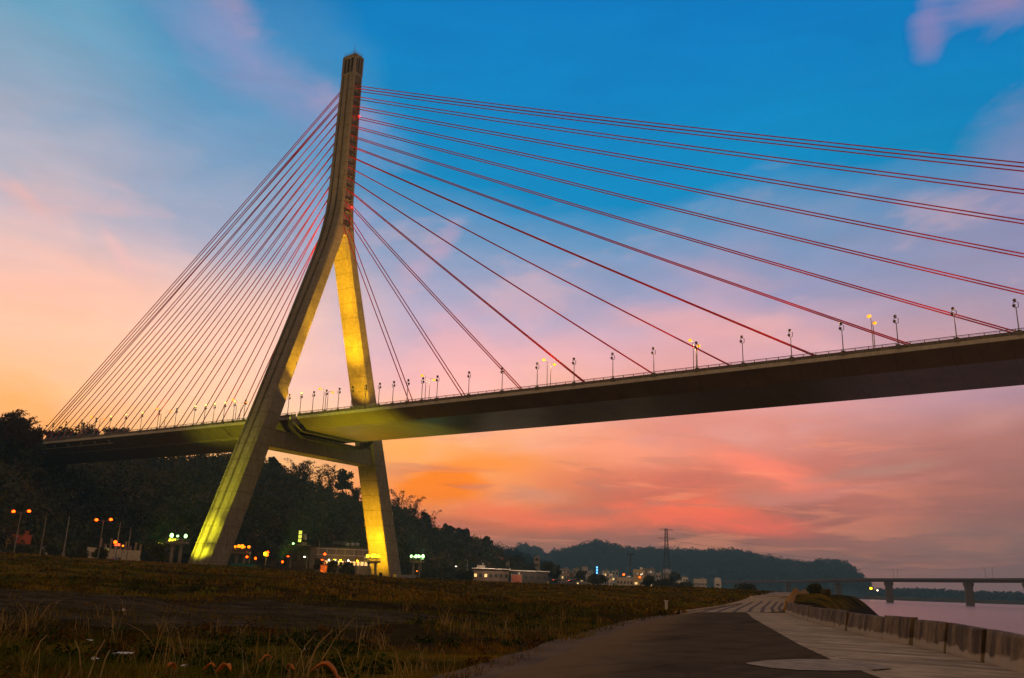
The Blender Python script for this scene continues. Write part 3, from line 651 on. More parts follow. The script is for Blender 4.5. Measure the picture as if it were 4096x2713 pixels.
q = MB(); fl = gline(-.48); q.add([(x, y, z) for y, z in fl for x in (5.0, 6.8)], [(2*k, 2*k+2, 2*k+3, 2*k+1) for k in range(len(fl)-1)]); q.build('walkway_floor', M_RUST, GA)
q = MB(); z = deckz(5)
for dz in np.arange(0, 2.2, .44): q.tube([(7.1, -18.3, z-1.8+dz), (7.1, -15.6, z-1.8+dz)], .05, 4); 
for yy_ in np.arange(-18.3, -15.5, .54): q.tube([(7.1, yy_, z-1.8), (7.1, yy_, z+.1)], .05, 4)
q.build('access_cage', M_FASC, GA)

# ------------------------------------------------------------------ spotlight masts on the parapet
def spot_mast():
    t = empty('spotlight_mast', (0,0,0), '', 'spotlight')
    q = MB(); q.tube([(0,0,0),(0,0,4.55)], [.11,.085], 8); q.box((0,0,.05), (.4,.3,.1)); q.build('mast', M_METAL, t)
    q = MB(); q.tube([(0,0,4.5),(-.42,0,4.62),(-.46,0,5.5),(-.1,0,5.72),(.34,0,5.62),(.42,0,5.42)], .075, 5); q.tube([(0,0,4.5),(.42,0,4.75)], .075, 5); q.build('bracket', M_DARK, t)
    for k, (x, z) in enumerate(((.30, 5.00), (.10, 6.05))):
        q = MB(); q.ball((x, 0, z), .34, 10, 7, (1, 1, .92)); q.box((x, 0, z-.30), (.2,.2,.14))
        h_ = q.build('lamp_head', M_SLAMP, t, smooth=True)
        l_ = MB(); l_.ball((x+.10, -.12, z+.06), .27, 8, 6, (.9,.9,.9)); l_.build('lens', M_LENS, h_, smooth=True)
    return t
def relens(root, glow):
    for ch in root.children:
        if ch.name.startswith('lamp_head'):
            ch_z = ch.data.vertices[0].co.z
            if ch_z > 5.8:
                for l_ in ch.children: l_.data = glow.data
sm0 = spot_mast(); first = True
glowm = MB(); glowm.ball((.20, -.12, 6.12), .29, 8, 6); glow_o = glowm.build('lens', M_SGLOW, None, True)
ordn = ['first','second','third','fourth','fifth','sixth','seventh','eighth','ninth','tenth','eleventh','twelfth','thirteenth','fourteenth','fifteenth','sixteenth','seventeenth','eighteenth','nineteenth','twentieth','twenty-first','twenty-second','twenty-third','twenty-fourth','twenty-fifth']
GLOW = {x: 1 for x in (-26.8,-31.9,-36.5,-41.8,-70.7,-80.2,-89.2,-22.1)}; GLOW.update({XP[1]: 1, XP[19]: 1, XP[21]: 1})
masts = [(x, f'{ordn[k]} spotlight mast right of the near pylon leg on the parapet') for k, x in enumerate(XP)]+[(x, f'{ordn[k]} spotlight mast left of the near pylon leg on the parapet') for k, x in enumerate(XPL)]
gl_used = False
for x, lab in masts:
    o = sm0 if first else copy_tree(sm0); first = False
    o.location = (x, -17.08, deckz(x)+1.64); tag(o, lab+(', upper lamp glowing yellow' if x in GLOW else ''), 'spotlight', 'spotlight masts along the bridge parapet')
    # lamps swing toward the pylon
    o.rotation_euler[2] = math.pi if x > 60 else 0
for o in [o for o in C.objects if o.name.startswith('spotlight_mast')]:
    if any(abs(o.location.x-x) < .01 for x in GLOW): relens(o, glow_o)
bpy.data.objects.remove(glow_o)

# ------------------------------------------------------------------ sodium street lamps on the median
def street_lamp(h, arm, lit=True):
    t = empty('street_lamp', (0,0,0), '', 'street lamp')
    q = MB(); q.tube([(0,0,0),(0,0,h-.4),(0,arm*.25,h),(0,arm,h+.12)], [.13,.08,.06,.05], 7); q.build('pole', M_METAL, t)
    q = MB(); q.box((0, arm*1.22, h+.16), (.34, .75, .16)); hd = q.build('lamp_head', M_DARK, t)
    q = MB(); q.ball((0, arm*1.25, h-.02), .5, 10, 7, (1,1,.75)); q.build('bulb', M_SOD if lit else M_LENS, hd, True)
    return t
protos = {(-1, True): street_lamp(12.0, -1.6), (1, True): street_lamp(12.0, 1.6), (-1, False): street_lamp(12.0, -1.6, False), (1, False): street_lamp(12.0, 1.6, False)}
used = set(); pos_txt = {170.6:'fourth pair to the right of the pylon', 128.3:'third pair to the right of the pylon', 85.9:'second pair to the right of the pylon', 43.4:'first pair to the right of the pylon', 1.1:'pair seen between the two pylon legs', -41.2:'first pair left of the near pylon leg', -83.5:'second pair left of the near pylon leg', -125.8:'third pair left of the near pylon leg'}
for x, txt in pos_txt.items():
    for a_, y in ((-1, -.6), (1, 1.3)):
        key = (a_, True); o = protos[key] if key not in used else copy_tree(protos[key]); used.add(key)
        o.location = (x, y, deckz(x)+.85); tag(o, ('higher left' if a_ < 0 else 'lower right')+' lamp of the '+txt, 'street lamp', 'sodium street lamps along the bridge deck')
for k, (x, y, a_, txt) in enumerate(((-168, -.6, -1, 'second from the left edge'), (-168, 1.3, 1, 'closest to the picture edge'))):
    key = (a_, False); o = protos[key]; used.add(key); o.location = (x, y, deckz(x)+.85); tag(o, 'unlit street lamp at the far left end of the bridge, '+txt, 'street lamp', 'unlit street lamps at the left bridge end')
for x in (43.4, -41.2, -83.5, 85.9, 128.3): light('street_lamp_glow', 'POINT', (x, 0, deckz(x)+12), (1,.5,.12), 900, size=.4)

# ------------------------------------------------------------------ floodlight platforms
def platform(x, y, rz, label, mt_lamp, h=5.6, nl=5, splay=.0, top=True):
    z0 = float(zg(x, y)); t = empty('floodlight_platform', (x, y, z0), label, 'floodlight platform', 'floodlight platforms around the pylon feet', rz)
    for sx in (-1, 1):
        q = MB(); q.tube([(sx*(1.05+splay), 0, -.6), (sx*1.05, 0, h-.2)], [.42, .42], 10); q.build('column', M_CONC2, t, True)
    q = MB(); q.box((0,0,h), (5.2, 3.2, .55)); q.box((0,0,h-.45), (3.4, 2.0, .4)); q.build('platform_slab', M_CONC2, t)
    q = MB()
    for k in range(11):
        q.box((-2.5+.5*k, -1.5, h+.65), (.07,.07,.75)); q.box((-2.5+.5*k, 1.5, h+.65), (.07,.07,.75))
    for s in (-1, 1): q.tube([(-2.55, s*1.5, h+1.0), (2.55, s*1.5, h+1.0)], .05, 4)
    q.build('railing', M_METAL, t)
    for k in range(nl):
        xx = -1.9+3.8*k/(nl-1); l_ = MB(); l_.box((xx, .1, h+.75), (.12,.12,.9)); l_.box((xx, 0, h+1.35), (.62, .5, .5)); f_ = l_.build('floodlight', M_DARK, t)
        e = MB(); rb = random.Random(int(x*7)+k).uniform(.30,.60); e.ball((xx+random.Random(k+int(y)).uniform(-.25,.25), -.1, h+1.35+rb*.9), rb, 10, 7, (1, 1, random.Random(k).uniform(.8,1.3))); e.build('lamp_glass', mt_lamp, f_, True)
    return t, z0+h+1.9
view = R(38)
P1, h1 = platform(5.5, -52.5, view, 'concrete floodlight platform with green-white lamps left of the near pylon leg', M_GRN, 5.7, 3)
P2, h2 = platform(-3.0, -24.0, view, 'floodlight platform with yellow lamps just right of the foot of the near pylon leg', M_SOD, 4.6, 5)
P3, h3 = platform(8.5, 20.5, view, 'floodlight platform on slanting white legs with blazing yellow lamps before the far pylon leg', M_YEL, 5.0, 6, .35)
P4, h4 = platform(2.5, 51.0, view, 'floodlight platform with brilliant greenish white lamps right of the far pylon leg', M_GRN, 6.2, 6)
YG = (.84, .88, .02); YO = (1, .53, .008)
FL = lambda *a, **k: light('floodlight_beam', 'SPOT', *a, **k)
FL((4.5, -61, h1-2), YG, 60000, (0, -32.5, 26), .6, 40, .95)
FL((3.5, -58, h1-2), YG, 85000, (0, -39.2, 8.5), .5, 40, .7)
FL((2.0, -22.0, h2), YO, 9000, (0, -28, 40), .5, 50, .6)
FL((2, 19.0, h3-1.5), YO, 42000, (0, 37, 10), .6, 74, .9)
FL((0, 13.0, h3-1.5), YO, 62000, (0, 30, 20), .6, 60, 1.0)
FL((4, 54, h4), (.7,1,.5), 30000, (0, 38, 25), .5, 45, .6)
FL((30, -40, 3), YG, 95000, (28, -2, 43), .5, 54, .9)
FL((-26, -44, 3), YG, 45000, (-22, -10, 43), .6, 66, 1.0)
FL((14, 2, h3), YO, 20000, (22, 8, 43), .5, 50, 1.0)
FL((0, 14, 12), YO, 12000, (0, -6, 36), .5, 60, .9)
light('floodlight_glow', 'POINT', (7.2, 17.5, h3+.6), (1,.62,.08), 2500, size=.6)
light('floodlight_glow', 'POINT', (3.5, 53.5, h4+.8), (.5,1,.4), 2200, size=.6)
# deck-mounted uplights washing the inner sides of the legs
UL = lambda *a, **k: light('leg_uplight', 'SPOT', *a, **k)
UL((9, 7, 47.6), YO, 52000, (1.0, 17, 76), .5, 60, .8)
UL((8, -5, 47.6), YO, 300000, (0, 11, 92), .5, 46, .8)
UL((8, -8, 47.6), YO, 330000, (0, 4, 106), .5, 26, .9)
UL((13, -12.5, 47.6), YO, 90000, (3.9, -16.5, 72), .5, 48, .8)
UL((13, -8, 47.6), YO, 190000, (3.9, -8.5, 96), .5, 34, .8)
UL((6, 15, 47.6), YO, 4500, (2.5, 20, 54), .3, 45, .5)
UL((7, -15.5, 47.6), YO, 9000, (3.2, -20.0, 56), .3, 40, .5)
for x, p in ((-30, 140000), (34, 110000)): light('shaft_uplight', 'SPOT', (x, -15.2, 49.5), (1,.62,.28), p, (0, -2, 158), .5, 32, 1.0)
for x in (92, 125, 157, 190, 215): light('cable_uplight', 'SPOT', (x+3, -15.2, 49), (1,.6,.35), 20000, (x-35, 0, 92), .5, 100, .9)
for x in (-36, -70, -110): light('cable_uplight', 'SPOT', (x+3, -15.2, 49), (1,.6,.35), 4500, (x-5, 0, 90), .5, 100, .9)

# ------------------------------------------------------------------ concrete barrier blocks along the river lane
def barrier_mb(L, h=.93, seed=0, top=.34, bot=.62):
    r_ = random.Random(seed); q = MB(); rg = []
    for k in range(7):
        x = -L/2+L*k/6; j = lambda: r_.uniform(-.012, .012); e = .05 if k in (0, 6) else 0
        rg.append([(x, -bot/2+e+j(), 0), (x, -bot/2+e+j(), .10+j()), (x, -top/2+e+j(), h-.06+j()), (x, -top/2+.05, h+j()), (x, top/2-.05, h+j()), (x, top/2-e+j(), h-.06), (x, bot/2-e+j(), .10), (x, bot/2-e, 0)])
    q.loft(rg, cap0=True, cap1=True); return q
def barrier_extra(h, pos, c, b):
    s = h.n('ShaderNodeSeparateXYZ'); h.inp(s, 0, pos)
    n = h.noise(h.mapping(pos, (1,1,.25)), 1.6, 5, .65)
    c = h.mix(h.smooth(n, .40, .60, 0, .9), c, (.060,.041,.022,1))
    nd = h.noise(h.mapping(pos, (1,1,.12)), 3.2, 4, .6); c = h.mix(h.smooth(nd, .54, .72, 0, .4), c, (.34,.25,.14,1))
    nn = h.noise(pos, 1.1, 4, .6)
    low = h.smooth(h.m('ADD', s.outputs[2], h.m('MULTIPLY', nn, .55)), -2.30, -2.40)
    return h.mix(h.m('MULTIPLY', low, .85), c, (.42,.33,.21,1))
M_BAR = mat('stained_barrier_concrete', (.20,.135,.066), .92, var=.35, scale=2.5, bump=.5, extra=barrier_extra)
def walk(P, step, start=0.0):
    P = np.array(P); s = np.concatenate([[0], np.cumsum(np.hypot(*np.diff(P, axis=0).T))]); out = []; q = start
    while q+step <= s[-1]:
        a = np.array([np.interp(q, s, P[:, k]) for k in (0,1)]); b = np.array([np.interp(q+step, s, P[:, k]) for k in (0,1)]); out.append((a, b)); q += step
    return out
bars = walk(BAR, 3.75, 1.0)
n_b = len(bars); vis = [k for k in range(n_b)]
for k, (a_, b_) in enumerate(bars):
    L_ = float(np.hypot(*(b_-a_))); ang = math.atan2(b_[1]-a_[1], b_[0]-a_[0]); c_ = (a_+b_)/2
    o = barrier_mb(L_-.10, .92+random.uniform(-.05,.05), k).build('barrier_block', M_BAR); o.location = (c_[0]+random.uniform(-.03,.03)+.3, c_[1], float(zg(*c_))-.02); o.rotation_euler = (0, R(random.uniform(-.7,.7)), ang+R(random.uniform(-2.2,2.2)))
    fromfar = n_b-k
    tag(o, f'{ordn[fromfar-1]} grey concrete barrier block counted from the yellow painted barrier back toward the viewer', 'barrier', 'concrete barrier blocks along the river lane')
for k, (a_, b_) in enumerate(walk(YEL, 5.2, 0)[:24]):
    L_ = float(np.hypot(*(b_-a_))); c_ = (a_+b_)/2
    o = barrier_mb(L_-.05, 1.0, k+50).build('yellow_barrier_block', M_YPAINT); o.location = (c_[0]+.3, c_[1], float(zg(*c_))-.02); o.rotation_euler[2] = math.atan2(b_[1]-a_[1], b_[0]-a_[0])
    tag(o, f'{ordn[k]} worn yellow barrier block beyond the last grey one on the far bend', 'barrier', 'yellow barrier blocks on the bend')

# ------------------------------------------------------------------ trees, bushes
def crown_tree(name, px, py_top, py_bot, r, width_px, label, mt=M_LEAF, group=None, cat='tree', n=26, dens=95, trunk=True, seed=0):
    base = at(px, py_bot, r); top = at(px, py_top, r); h = top[2]-base[2]; wr = width_px/3488*r*.5; r_ = random.Random(seed+abs(int(px)))
    t = empty(name, tuple(base), label, cat, group); cs = []; rad = []; lo = .32 if trunk else .12
    for k in range(n):
        a = r_.uniform(0, 6.283); q = r_.random()**.6*wr*.78; zz_ = h*(lo+(1-lo)*r_.random()); f = 1-.55*abs(zz_/h-.6)
        cs.append((math.cos(a)*q*f, math.sin(a)*q*f, zz_-wr*.12)); rad.append(max(.5, wr*r_.uniform(.22,.42)))
    Q, F_ = leaves(cs, np.array(rad), dens, max(.22, .0011*r), .8, .2, seed+abs(int(px))); cr = np_mesh('crown', Q, F_, mt, t)
    q = MB(); q.tube([(0,0,-1), (0,0,h*.3), (.1*wr,0,h*.62)], [max(.16, h*.028), h*.02, h*.008], 7)
    for k in range(5): a = k*1.26; q.tube([(0,0,h*(.25+.05*k)), (math.cos(a)*wr*.5, math.sin(a)*wr*.5, h*(.5+.06*k))], [h*.012, h*.005], 5)
    q.build('trunk', M_BARK, t); return t
def bamboo(px, py_top, py_bot, r, label, n=22, spread=.7, seed=1):
    n = int(n*2.0); spread = .65
    base = at(px, py_bot, r); h = at(px, py_top, r)[2]-base[2]; r_ = random.Random(seed); t = empty('bamboo_clump', tuple(base), label, 'bamboo', 'bamboo clumps standing out on the ridge')
    q = MB(); Q = []; rr_ = np.random.default_rng(seed)
    for k in range(n):
        a = r_.uniform(0, 6.283); lean = r_.uniform(.10,.75)*h*spread; hh = h*r_.uniform(.45,1.05); pts = []; ox, oy = r_.gauss(0, h*.10), r_.gauss(0, h*.10)
        for s in np.linspace(0, 1, 8): pts.append((ox+math.cos(a)*lean*s**1.7*1.3, oy+math.sin(a)*lean*s**1.7*1.3, hh*(math.sin(s*1.75)/1.0)*(1 if s < .9 else .985)))
        q.tube(pts, [.07*(1-.8*s) for s in np.linspace(0, 1, 8)], 4, False)
        P_ = np.array(pts)
        for s in np.linspace(.18, 1, 26):
            c = np.array([np.interp(s, np.linspace(0, 1, 8), P_[:, i]) for i in range(3)])
            for _ in range(3):
                o = c+rr_.normal(size=3)*np.array([.6,.6,.45]); u = rr_.normal(size=3)*.55; u[2] = -abs(u[2])-.25; v = rr_.normal(size=3)*.16; Q += [o, o+u*.5+v, o+u, o+u*.5-v]
    q.build('culm', M_BARK, t); np_mesh('leafage', np.array(Q), np.arange(len(Q)).reshape(-1, 4), M_LEAFB, t)
for k, (px, t_, b_, r_, lab) in enumerate([(1185,1848,1920,605,'feathery bamboo plumes on the ridge just right of the near pylon leg'),(1212,1845,1930,608,'dense feathery bamboo clump second from the near leg on the ridge'),(1262,1872,1950,612,'single arching bamboo spray between two thicker clumps on the ridge'),(1322,1862,1965,618,'bamboo leaning left beside the tall round tree on the ridge'),(1418,1950,1990,630,'small bamboo tuft on the ridge just left of the far pylon leg'),(1590,1955,2030,655,'thin drooping bamboo just right of the far pylon leg'),(1655,1985,2060,665,'bamboo spray halfway down the slope right of the far leg'),(1712,2040,2110,675,'low bamboo spray above the gap in the slope right of the far leg'),(30,1645,1740,500,'reddish backlit bamboo plumes at the left edge above the dark trees'),(75,1672,1750,500,'backlit bamboo clump stepping down beside the left edge'),(125,1712,1770,495,'low backlit bamboo beside the left end of the bridge')]):
    bamboo(px, t_, b_+25, r_ if px > 200 else 366, lab, 14 if k not in (2,5,6,7) else 8, 1.0, k+3)
for a_ in [(1368,1878,1985,622,85,'tall round tree standing above the ridge between the pylon legs'),(1100,1836,1900,600,40,'small dark tree on the ridge beside the near leg'),(1085,1830,1900,598,40,'dark rounded ridge tree touching the near pylon leg'),
           (290,1698,1790,560,170,'broad dark tree rising behind the far left of the deck'),(215,1728,1790,555,80,'smaller dark tree left of the broad tree behind the deck'),(360,1722,1790,560,70,'dark tree at the right end of the broad clump behind the deck'),(460,1712,1790,565,110,'low dark rounded tree behind the deck right of the broad clump'),(25,1672,1880,372,150,'big dark tree at the left edge of the picture'),(-75,1640,1880,372,150,'dark tree cut by the left picture edge'),(100,1742,1900,368,110,'dark low tree hiding the left end of the bridge deck'),
           (1700,2052,2110,672,50,'round tree on the lower slope beyond the far leg'),(1795,2100,2150,700,60,'rounded treetop midway down the right end of the near hill'),(1845,2108,2160,705,70,'wide treetop beside the dip in the near hill'),(1945,2145,2200,725,50,'treetop near the foot of the near hill'),(2065,2222,2290,650,70,'dark tree at the very foot of the near hill')]:
    crown_tree('ridge_tree', *a_[:4], a_[4], a_[5], M_LEAF, 'trees standing out on the near hill', seed=2)
for a_ in [(612,2168,2262,262,95,'large dark tree beside the lone white lamp post'),(200,2160,2250,285,120,'dark bushy tree before the white wall at left'),(300,2165,2250,280,100,'dark tree between the two tall poles at left'),(60,2175,2255,280,130,'dark tree mass at the left edge below the red lamps'),(395,2185,2250,275,70,'small dark tree under the second pair of red lamps'),(130,2190,2252,278,80,'low dark tree right of the left edge trees'),
           (1330,2246,2296,330,60,'dark clipped tree before the lit windows of the hall'),(1385,2248,2298,332,80,'wide dark tree before the hall beside the blazing floodlights'),(1270,2238,2294,335,36,'small dark tree left of the orange lit kiosk'),
           (2190,2250,2325,500,70,'dark tree right of the long white roofed hall'),(2225,2268,2325,520,40,'small tree before the three storey block'),(2120,2255,2300,560,60,'tree behind the white roofed halls'),
           (2390,2300,2336,480,90,'dark shrubbery before the town houses'),(2325,2285,2330,560,50,'dark tree beside the white house'),(2600,2308,2350,470,60,'dark shrub below the yellow house'),(2660,2314,2352,460,90,'wide dark shrub left of the low bridge end'),(2735,2328,2355,455,80,'low dark shrub under the left end of the low bridge'),(2700,2290,2330,700,50,'tree beside the white flat roofed house'),(2980,2335,2360,420,90,'scrub under the low bridge beyond the field'),
           (1560,2270,2318,420,60,'dark bush right behind the far pylon leg'),(1750,2275,2335,420,120,'dark bush row before the foot of the near hill'),(1860,2285,2335,410,90,'dark bush left of the white roofed restaurant'),(1660,2280,2330,420,90,'dark bush right of the green floodlights')]:
    crown_tree('roadside_tree', *a_[:4], a_[4], a_[5], M_LEAF, 'dark trees and shrubs at the foot of the hill', seed=4, n=18, dens=80)
crown_tree('bank_bush', 3268, 2342, 2388, 165, 84, 'round bush on the grassy mound above the river by the yellow barriers', M_LEAF, None, 'bush', 20, 150, False, 5)
crown_tree('bank_bush', 3300, 2362, 2392, 160, 55, 'lower bush on the river side of the grassy mound', M_LEAF2, None, 'bush', 14, 120, False, 6)
# palm in front of the hall tower
def palm(px, pt, pb, r, label):
    base = at(px, pb, r); h = at(px, pt, r)[2]-base[2]; t = empty('palm_tree', tuple(base), label, 'palm'); q = MB(); q.tube([(0,0,-.5),(.15,0,h*.5),(0,.1,h*.8)], [.28,.2,.17], 8); q.build('trunk', M_BARK, t)
    q = MB(); r_ = random.Random(5)
    for k in range(22):
        a = k*2.4; el = r_.uniform(-.3, 1.1); L_ = h*r_.uniform(.42,.55); pts = [(math.cos(a)*L_*s*math.cos(el*(1-s*.7)), math.sin(a)*L_*s*math.cos(el*(1-s*.7)), h*.8+L_*(math.sin(el)*s-.75*s*s)) for s in np.linspace(0,1,7)]
        q.tube(pts, .03, 3, False)
        for i in range(1, 7):
            p = np.array(pts[i]); p0 = np.array(pts[i-1]); dd = p-p0; sd_ = np.cross(dd, (0,0,1)); sd_ = sd_/(np.linalg.norm(sd_)+1e-6)
            for m_ in range(3):
                c = p0+dd*m_/3
                for sg in (-1, 1): w_ = sd_*sg*L_*.16; q.add([c, c+dd*.22, c+w_+np.array([0,0,-L_*.13])+dd*.3], [(0,1,2)])
    q.build('frond_crown', M_LEAF, t)
palm(1192, 2172, 2288, 340, 'dark palm tree standing before the block with the yellow vertical sign')

# ------------------------------------------------------------------ town
def building(px0, px1, pt, r, depth, wall, label, name='house', rows=0, cols=0, lit=(), roofkind='flat', group='town houses beyond the field', wmat=None, roofmat=None, pb=None, rot=0.0, fh=None):
    pm = (px0+px1)/2; top = at(pm, pt, r); gz = float(zg(top[0], top[1]))-.4 if pb is None else float(at(pm, pb, r)[2])
    W_ = np.hypot(*(at(px1, pt, r)-at(px0, pt, r))[:2]); H_ = top[2]-gz; az = math.atan2(top[0]-CAM[0], top[1]-CAM[1])
    t = empty(name, (top[0], top[1], gz), label, 'building', group, -az+R(rot))
    q = MB(); q.box((0, depth/2, H_/2), (W_, depth, H_)); q.build('wall', wall, t)
    if roofkind == 'flat':
        q = MB(); q.box((0, depth/2, H_+.12), (W_+.35, depth+.35, .24)); q.box((W_*.22, depth*.5, H_+.8), (W_*.22, 2, 1.2)); q.build('roof', roofmat or M_CONC2, t)
    elif roofkind == 'pitch':
        q = MB(); q.loft([[(x, -.4, H_), (x, depth/2, H_+H_*.28), (x, depth+.4, H_), (x, depth+.4, H_-.15), (x, -.4, H_-.15)] for x in (-W_/2-.3, W_/2+.3)], cap0=True, cap1=True); q.build('roof', roofmat or M_ROOF, t)
    elif roofkind == 'eave':
        q = MB(); q.box((0, depth/2-.6, H_+.18), (W_+1.6, depth+2.4, .36)); q.build('roof', roofmat or M_WHITE, t)
    elif roofkind == 'arch':
        q = MB(); q.loft([[(W_/2*math.cos(a), y, H_+W_*.28*math.sin(a)) for a in np.linspace(0, math.pi, 9)] for y in (-.2, depth+.2)], cap0=True, cap1=True); q.build('roof', roofmat or M_ROOF, t)
    k = 0
    for i in range(rows):
        for j in range(cols):
            fh_ = H_/rows; w_, h_ = W_/cols*.5, min(1.5, fh_*.5); x = -W_/2+W_*(j+.5)/cols; z = fh_*(i+.55)
            q = MB(); q.box((x, -.02, z), (w_+.16, .1, h_+.16)); f_ = q.build('window', M_DARK, t)
            g_ = MB(); g_.box((x, -.08, z), (w_, .04, h_)); g_.build('pane', (wmat or M_WARM) if (i*cols+j) in lit else M_GLASS, f_); k += 1
    return t, W_, H_
B = M_WALL
building(1893,2036,2277,455,16,B['brown_wall'],'long low restaurant with pale flat eaves and two amber lit windows','restaurant',1,7,(0,2),'eave',None)
building(1908,1940,2262,462,4,B['white_wall'],'pale stair house standing on the restaurant roof at its left end','rooftop_house',0,0)
building(2042,2192,2286,470,16,B['dark_wall'],'long dark hall with a white sloping roof edge right of the restaurant','hall',1,6,(),'eave',None)
building(2046,2086,2300,466,2,B['red_wall'],'dark red brick annex between two white posts','annex',0,0)
building(2136,2160,2228,560,5,B['tan_wall'],'slender stair tower with stacked openings behind the white roofed hall','tower',5,1)
building(2024,2038,2250,520,5,B['grey_wall'],'grey square block rising behind the restaurant roof','house',2,1)
building(1985,2012,2252,600,8,B['red_wall'],'dark red roofed house on the slope behind the restaurant','house',1,2,(),'pitch',roofmat=B['red_wall'])
TOWN = [(2234,2278,2276,700,10,'tan_wall','three storey tan block with a grid of windows',3,4,(5,),'flat'),(2292,2318,2276,720,9,'grey_wall','grey narrow house right of the tan block',3,2,(1,),'flat'),(2328,2351,2268,760,9,'white_wall','tall white house left of the blue neon sign',2,2,(),'flat'),(2352,2372,2284,730,8,'blue_wall','small bluish house tucked beside the tall white house',2,2,(),'flat'),
 (2349,2386,2306,600,14,'tan_wall','arched roof warehouse beneath the blue neon sign',1,2,(),'arch'),(2407,2437,2284,740,9,'white_wall','pale house right of the blue neon sign',2,3,(4,),'flat'),(2447,2474,2284,720,9,'blue_wall','pale bluish block left of the red signal light',3,2,(2,),'flat'),(2466,2532,2311,600,8,'tan_wall','long low tan wall building below the tall floodlight mast',1,5,(),'flat'),
 (2533,2577,2279,640,10,'yellow_wall','bright yellow ochre block right of the floodlight mast',2,2,(0,),'flat'),(2572,2620,2276,680,12,'grey_wall','grey terraced block behind the yellow one',3,4,(2,),'flat'),(2622,2645,2292,700,8,'white_wall','small white house left of the lattice pylon foot',2,2,(1,),'flat'),(2652,2684,2293,720,9,'tan_wall','house with a pale pitched gable behind the lattice pylon',1,2,(),'pitch'),
 (2696,2752,2310,760,10,'white_wall','long white flat roofed house at the left end of the low bridge',2,5,(),'flat'),(2710,2722,2298,765,5,'white_wall','white roof box on top of the long white house',1,1,(),'flat'),(2774,2826,2316,820,10,'white_wall','low white shed right of the long white house',1,6,(),'flat'),(2857,2884,2318,900,12,'white_wall','small pinkish house with a rounded arched roof above the low bridge',1,1,(),'arch'),
 (2170,2210,2298,640,9,'dark_wall','dark house behind the trees right of the halls',2,3,(1,),'flat'),(2278,2294,2290,690,8,'brown_wall','small brown shed between the tan block and the grey house',1,1,(),'flat'),(2320,2345,2300,640,8,'grey_wall','low grey house in front of the tall white house',1,2,(0,),'flat'),(2765,2800,2342,700,6,'white_wall','white wall seen under the left end of the low bridge',1,4,(),'flat'),(2385,2406,2300,650,8,'brown_wall','dim brown house directly under the blue sign',1,2,(),'flat'),(2437,2450,2296,700,8,'tan_wall','narrow tan house between the two pale houses',2,1,(),'flat')]
for p0, p1, pt, r_, dp_, wl, lab, rw, cl, lt, rk in TOWN: building(p0, p1, pt, r_, dp_, B[wl], lab, 'house', rw, cl, lt, rk)
# the big hall between the pylon legs
hall, HW, HH = building(1243,1500,2192,372,18,B['brown_wall'],'large two storey hall with lit ground floor windows between the pylon legs','hall',0,0,(),'flat',None,roofmat=B['dark_wall'])
for z, hgt, nm in ((HH-.6, .35, 'upper_fascia'), (HH-3.0, .3, 'balcony_band')):
    q = MB(); q.box((HW*.04, -1.6, z), (HW*.90, .3, hgt)); q.build(nm, M_WALL['tan_wall'], hall)
for k in range(7):
    q = MB(); q.box((-HW*.38+k*HW*.14, -1.5, HH-1.8), (.22,.2,2.2)); q.build('balcony_post', M_WALL['tan_wall'], hall)
for k in range(12):
    x = -HW*.24+k*HW*.062; q = MB(); q.box((x, -.08, HH-6.0), (HW*.045, .06, 1.5)); q.build('lit_window', M_WARM, hall)
for k, x in enumerate((-.20,-.12,-.10,-.02,.10,.24)):
    q = MB(); q.ball((HW*x, -1.9, HH-5.0), .34, 8, 6); q.build('globe_lamp', M_YEL if k % 2 else M_WHITEL, hall, True)
for k, x in enumerate((.08,.16,.24)):
    p = at(1390+19.5*k, 2184, 374); t = empty('water_tank', tuple(p), f'{["left","middle","right"][k]} one of three silvery water tanks on the roof of the hall', 'tank', 'water tanks on the hall roof')
    q = MB(); q.tube([(0,0,0),(0,0,.9)], .85, 12); q.ball((0,0,.9), .85, 12, 6, (1,1,.45)); q.build('barrel', M_METAL, t, True); q = MB()
    for a in (0, 2.1, 4.2): q.tube([(math.cos(a)*.6, math.sin(a)*.6, -.9), (math.cos(a)*.6, math.sin(a)*.6, 0)], .06, 4)
    q.build('stand', M_DARK, t)
p0, p1 = at(1330,2174,374), at(1385,2178,374); q = MB(); n_ = 9
for dz in (0, .8): q.tube([tuple(p0+np.array([0,0,dz])), tuple(p1+np.array([0,0,dz]))], .06, 4)
for k in range(n_): a_ = p0+(p1-p0)*k/n_; b_ = p0+(p1-p0)*(k+.5)/n_; c_ = p0+(p1-p0)*(k+1)/n_; q.tube([tuple(a_), tuple(b_+np.array([0,0,.8])), tuple(c_)], .04, 3)
for p in (p0, p1): q.tube([tuple(p), tuple(p+np.array([0,0,-2.0]))], .06, 4)
tag(q.build('roof_truss', M_METAL), 'pale horizontal lattice truss on the hall roof left of the water tanks', 'truss')
tb, TW, TH = building(1152,1240,2182,352,12,B['dark_wall'],'dark block behind the palm tree carrying the yellow vertical sign','hotel_block',3,4,(),'flat',None,roofmat=B['grey_wall'])
t = empty('vertical_sign', tuple(at(1198, 2170, 350)), 'yellow vertical sign of three backlit panels on the dark block', 'sign', None, -math.atan2(*(at(1198,2170,350)-CAM)[:2]))
q = MB(); q.box((0,.2,2.2), (1.35,.25,4.9)); q.build('sign_frame', M_DARK, t)
for k in range(3):
    z = .75+k*1.5; q = MB(); q.box((0,0,z), (1.1,.1,1.15)); pn = q.build('sign_panel', M_YSIGN, t); q = MB()
    for dz in (-.28, 0, .28): q.box((0,-.07,z+dz), (.72,.03,.07))
    for dx in (-.22,.2): q.box((dx,-.07,z+.02*k), (.07,.03,.72))
    q.box((.05*k,-.07,z+.42), (.3,.03,.07)); q.build('sign_character', M_DARK, pn)
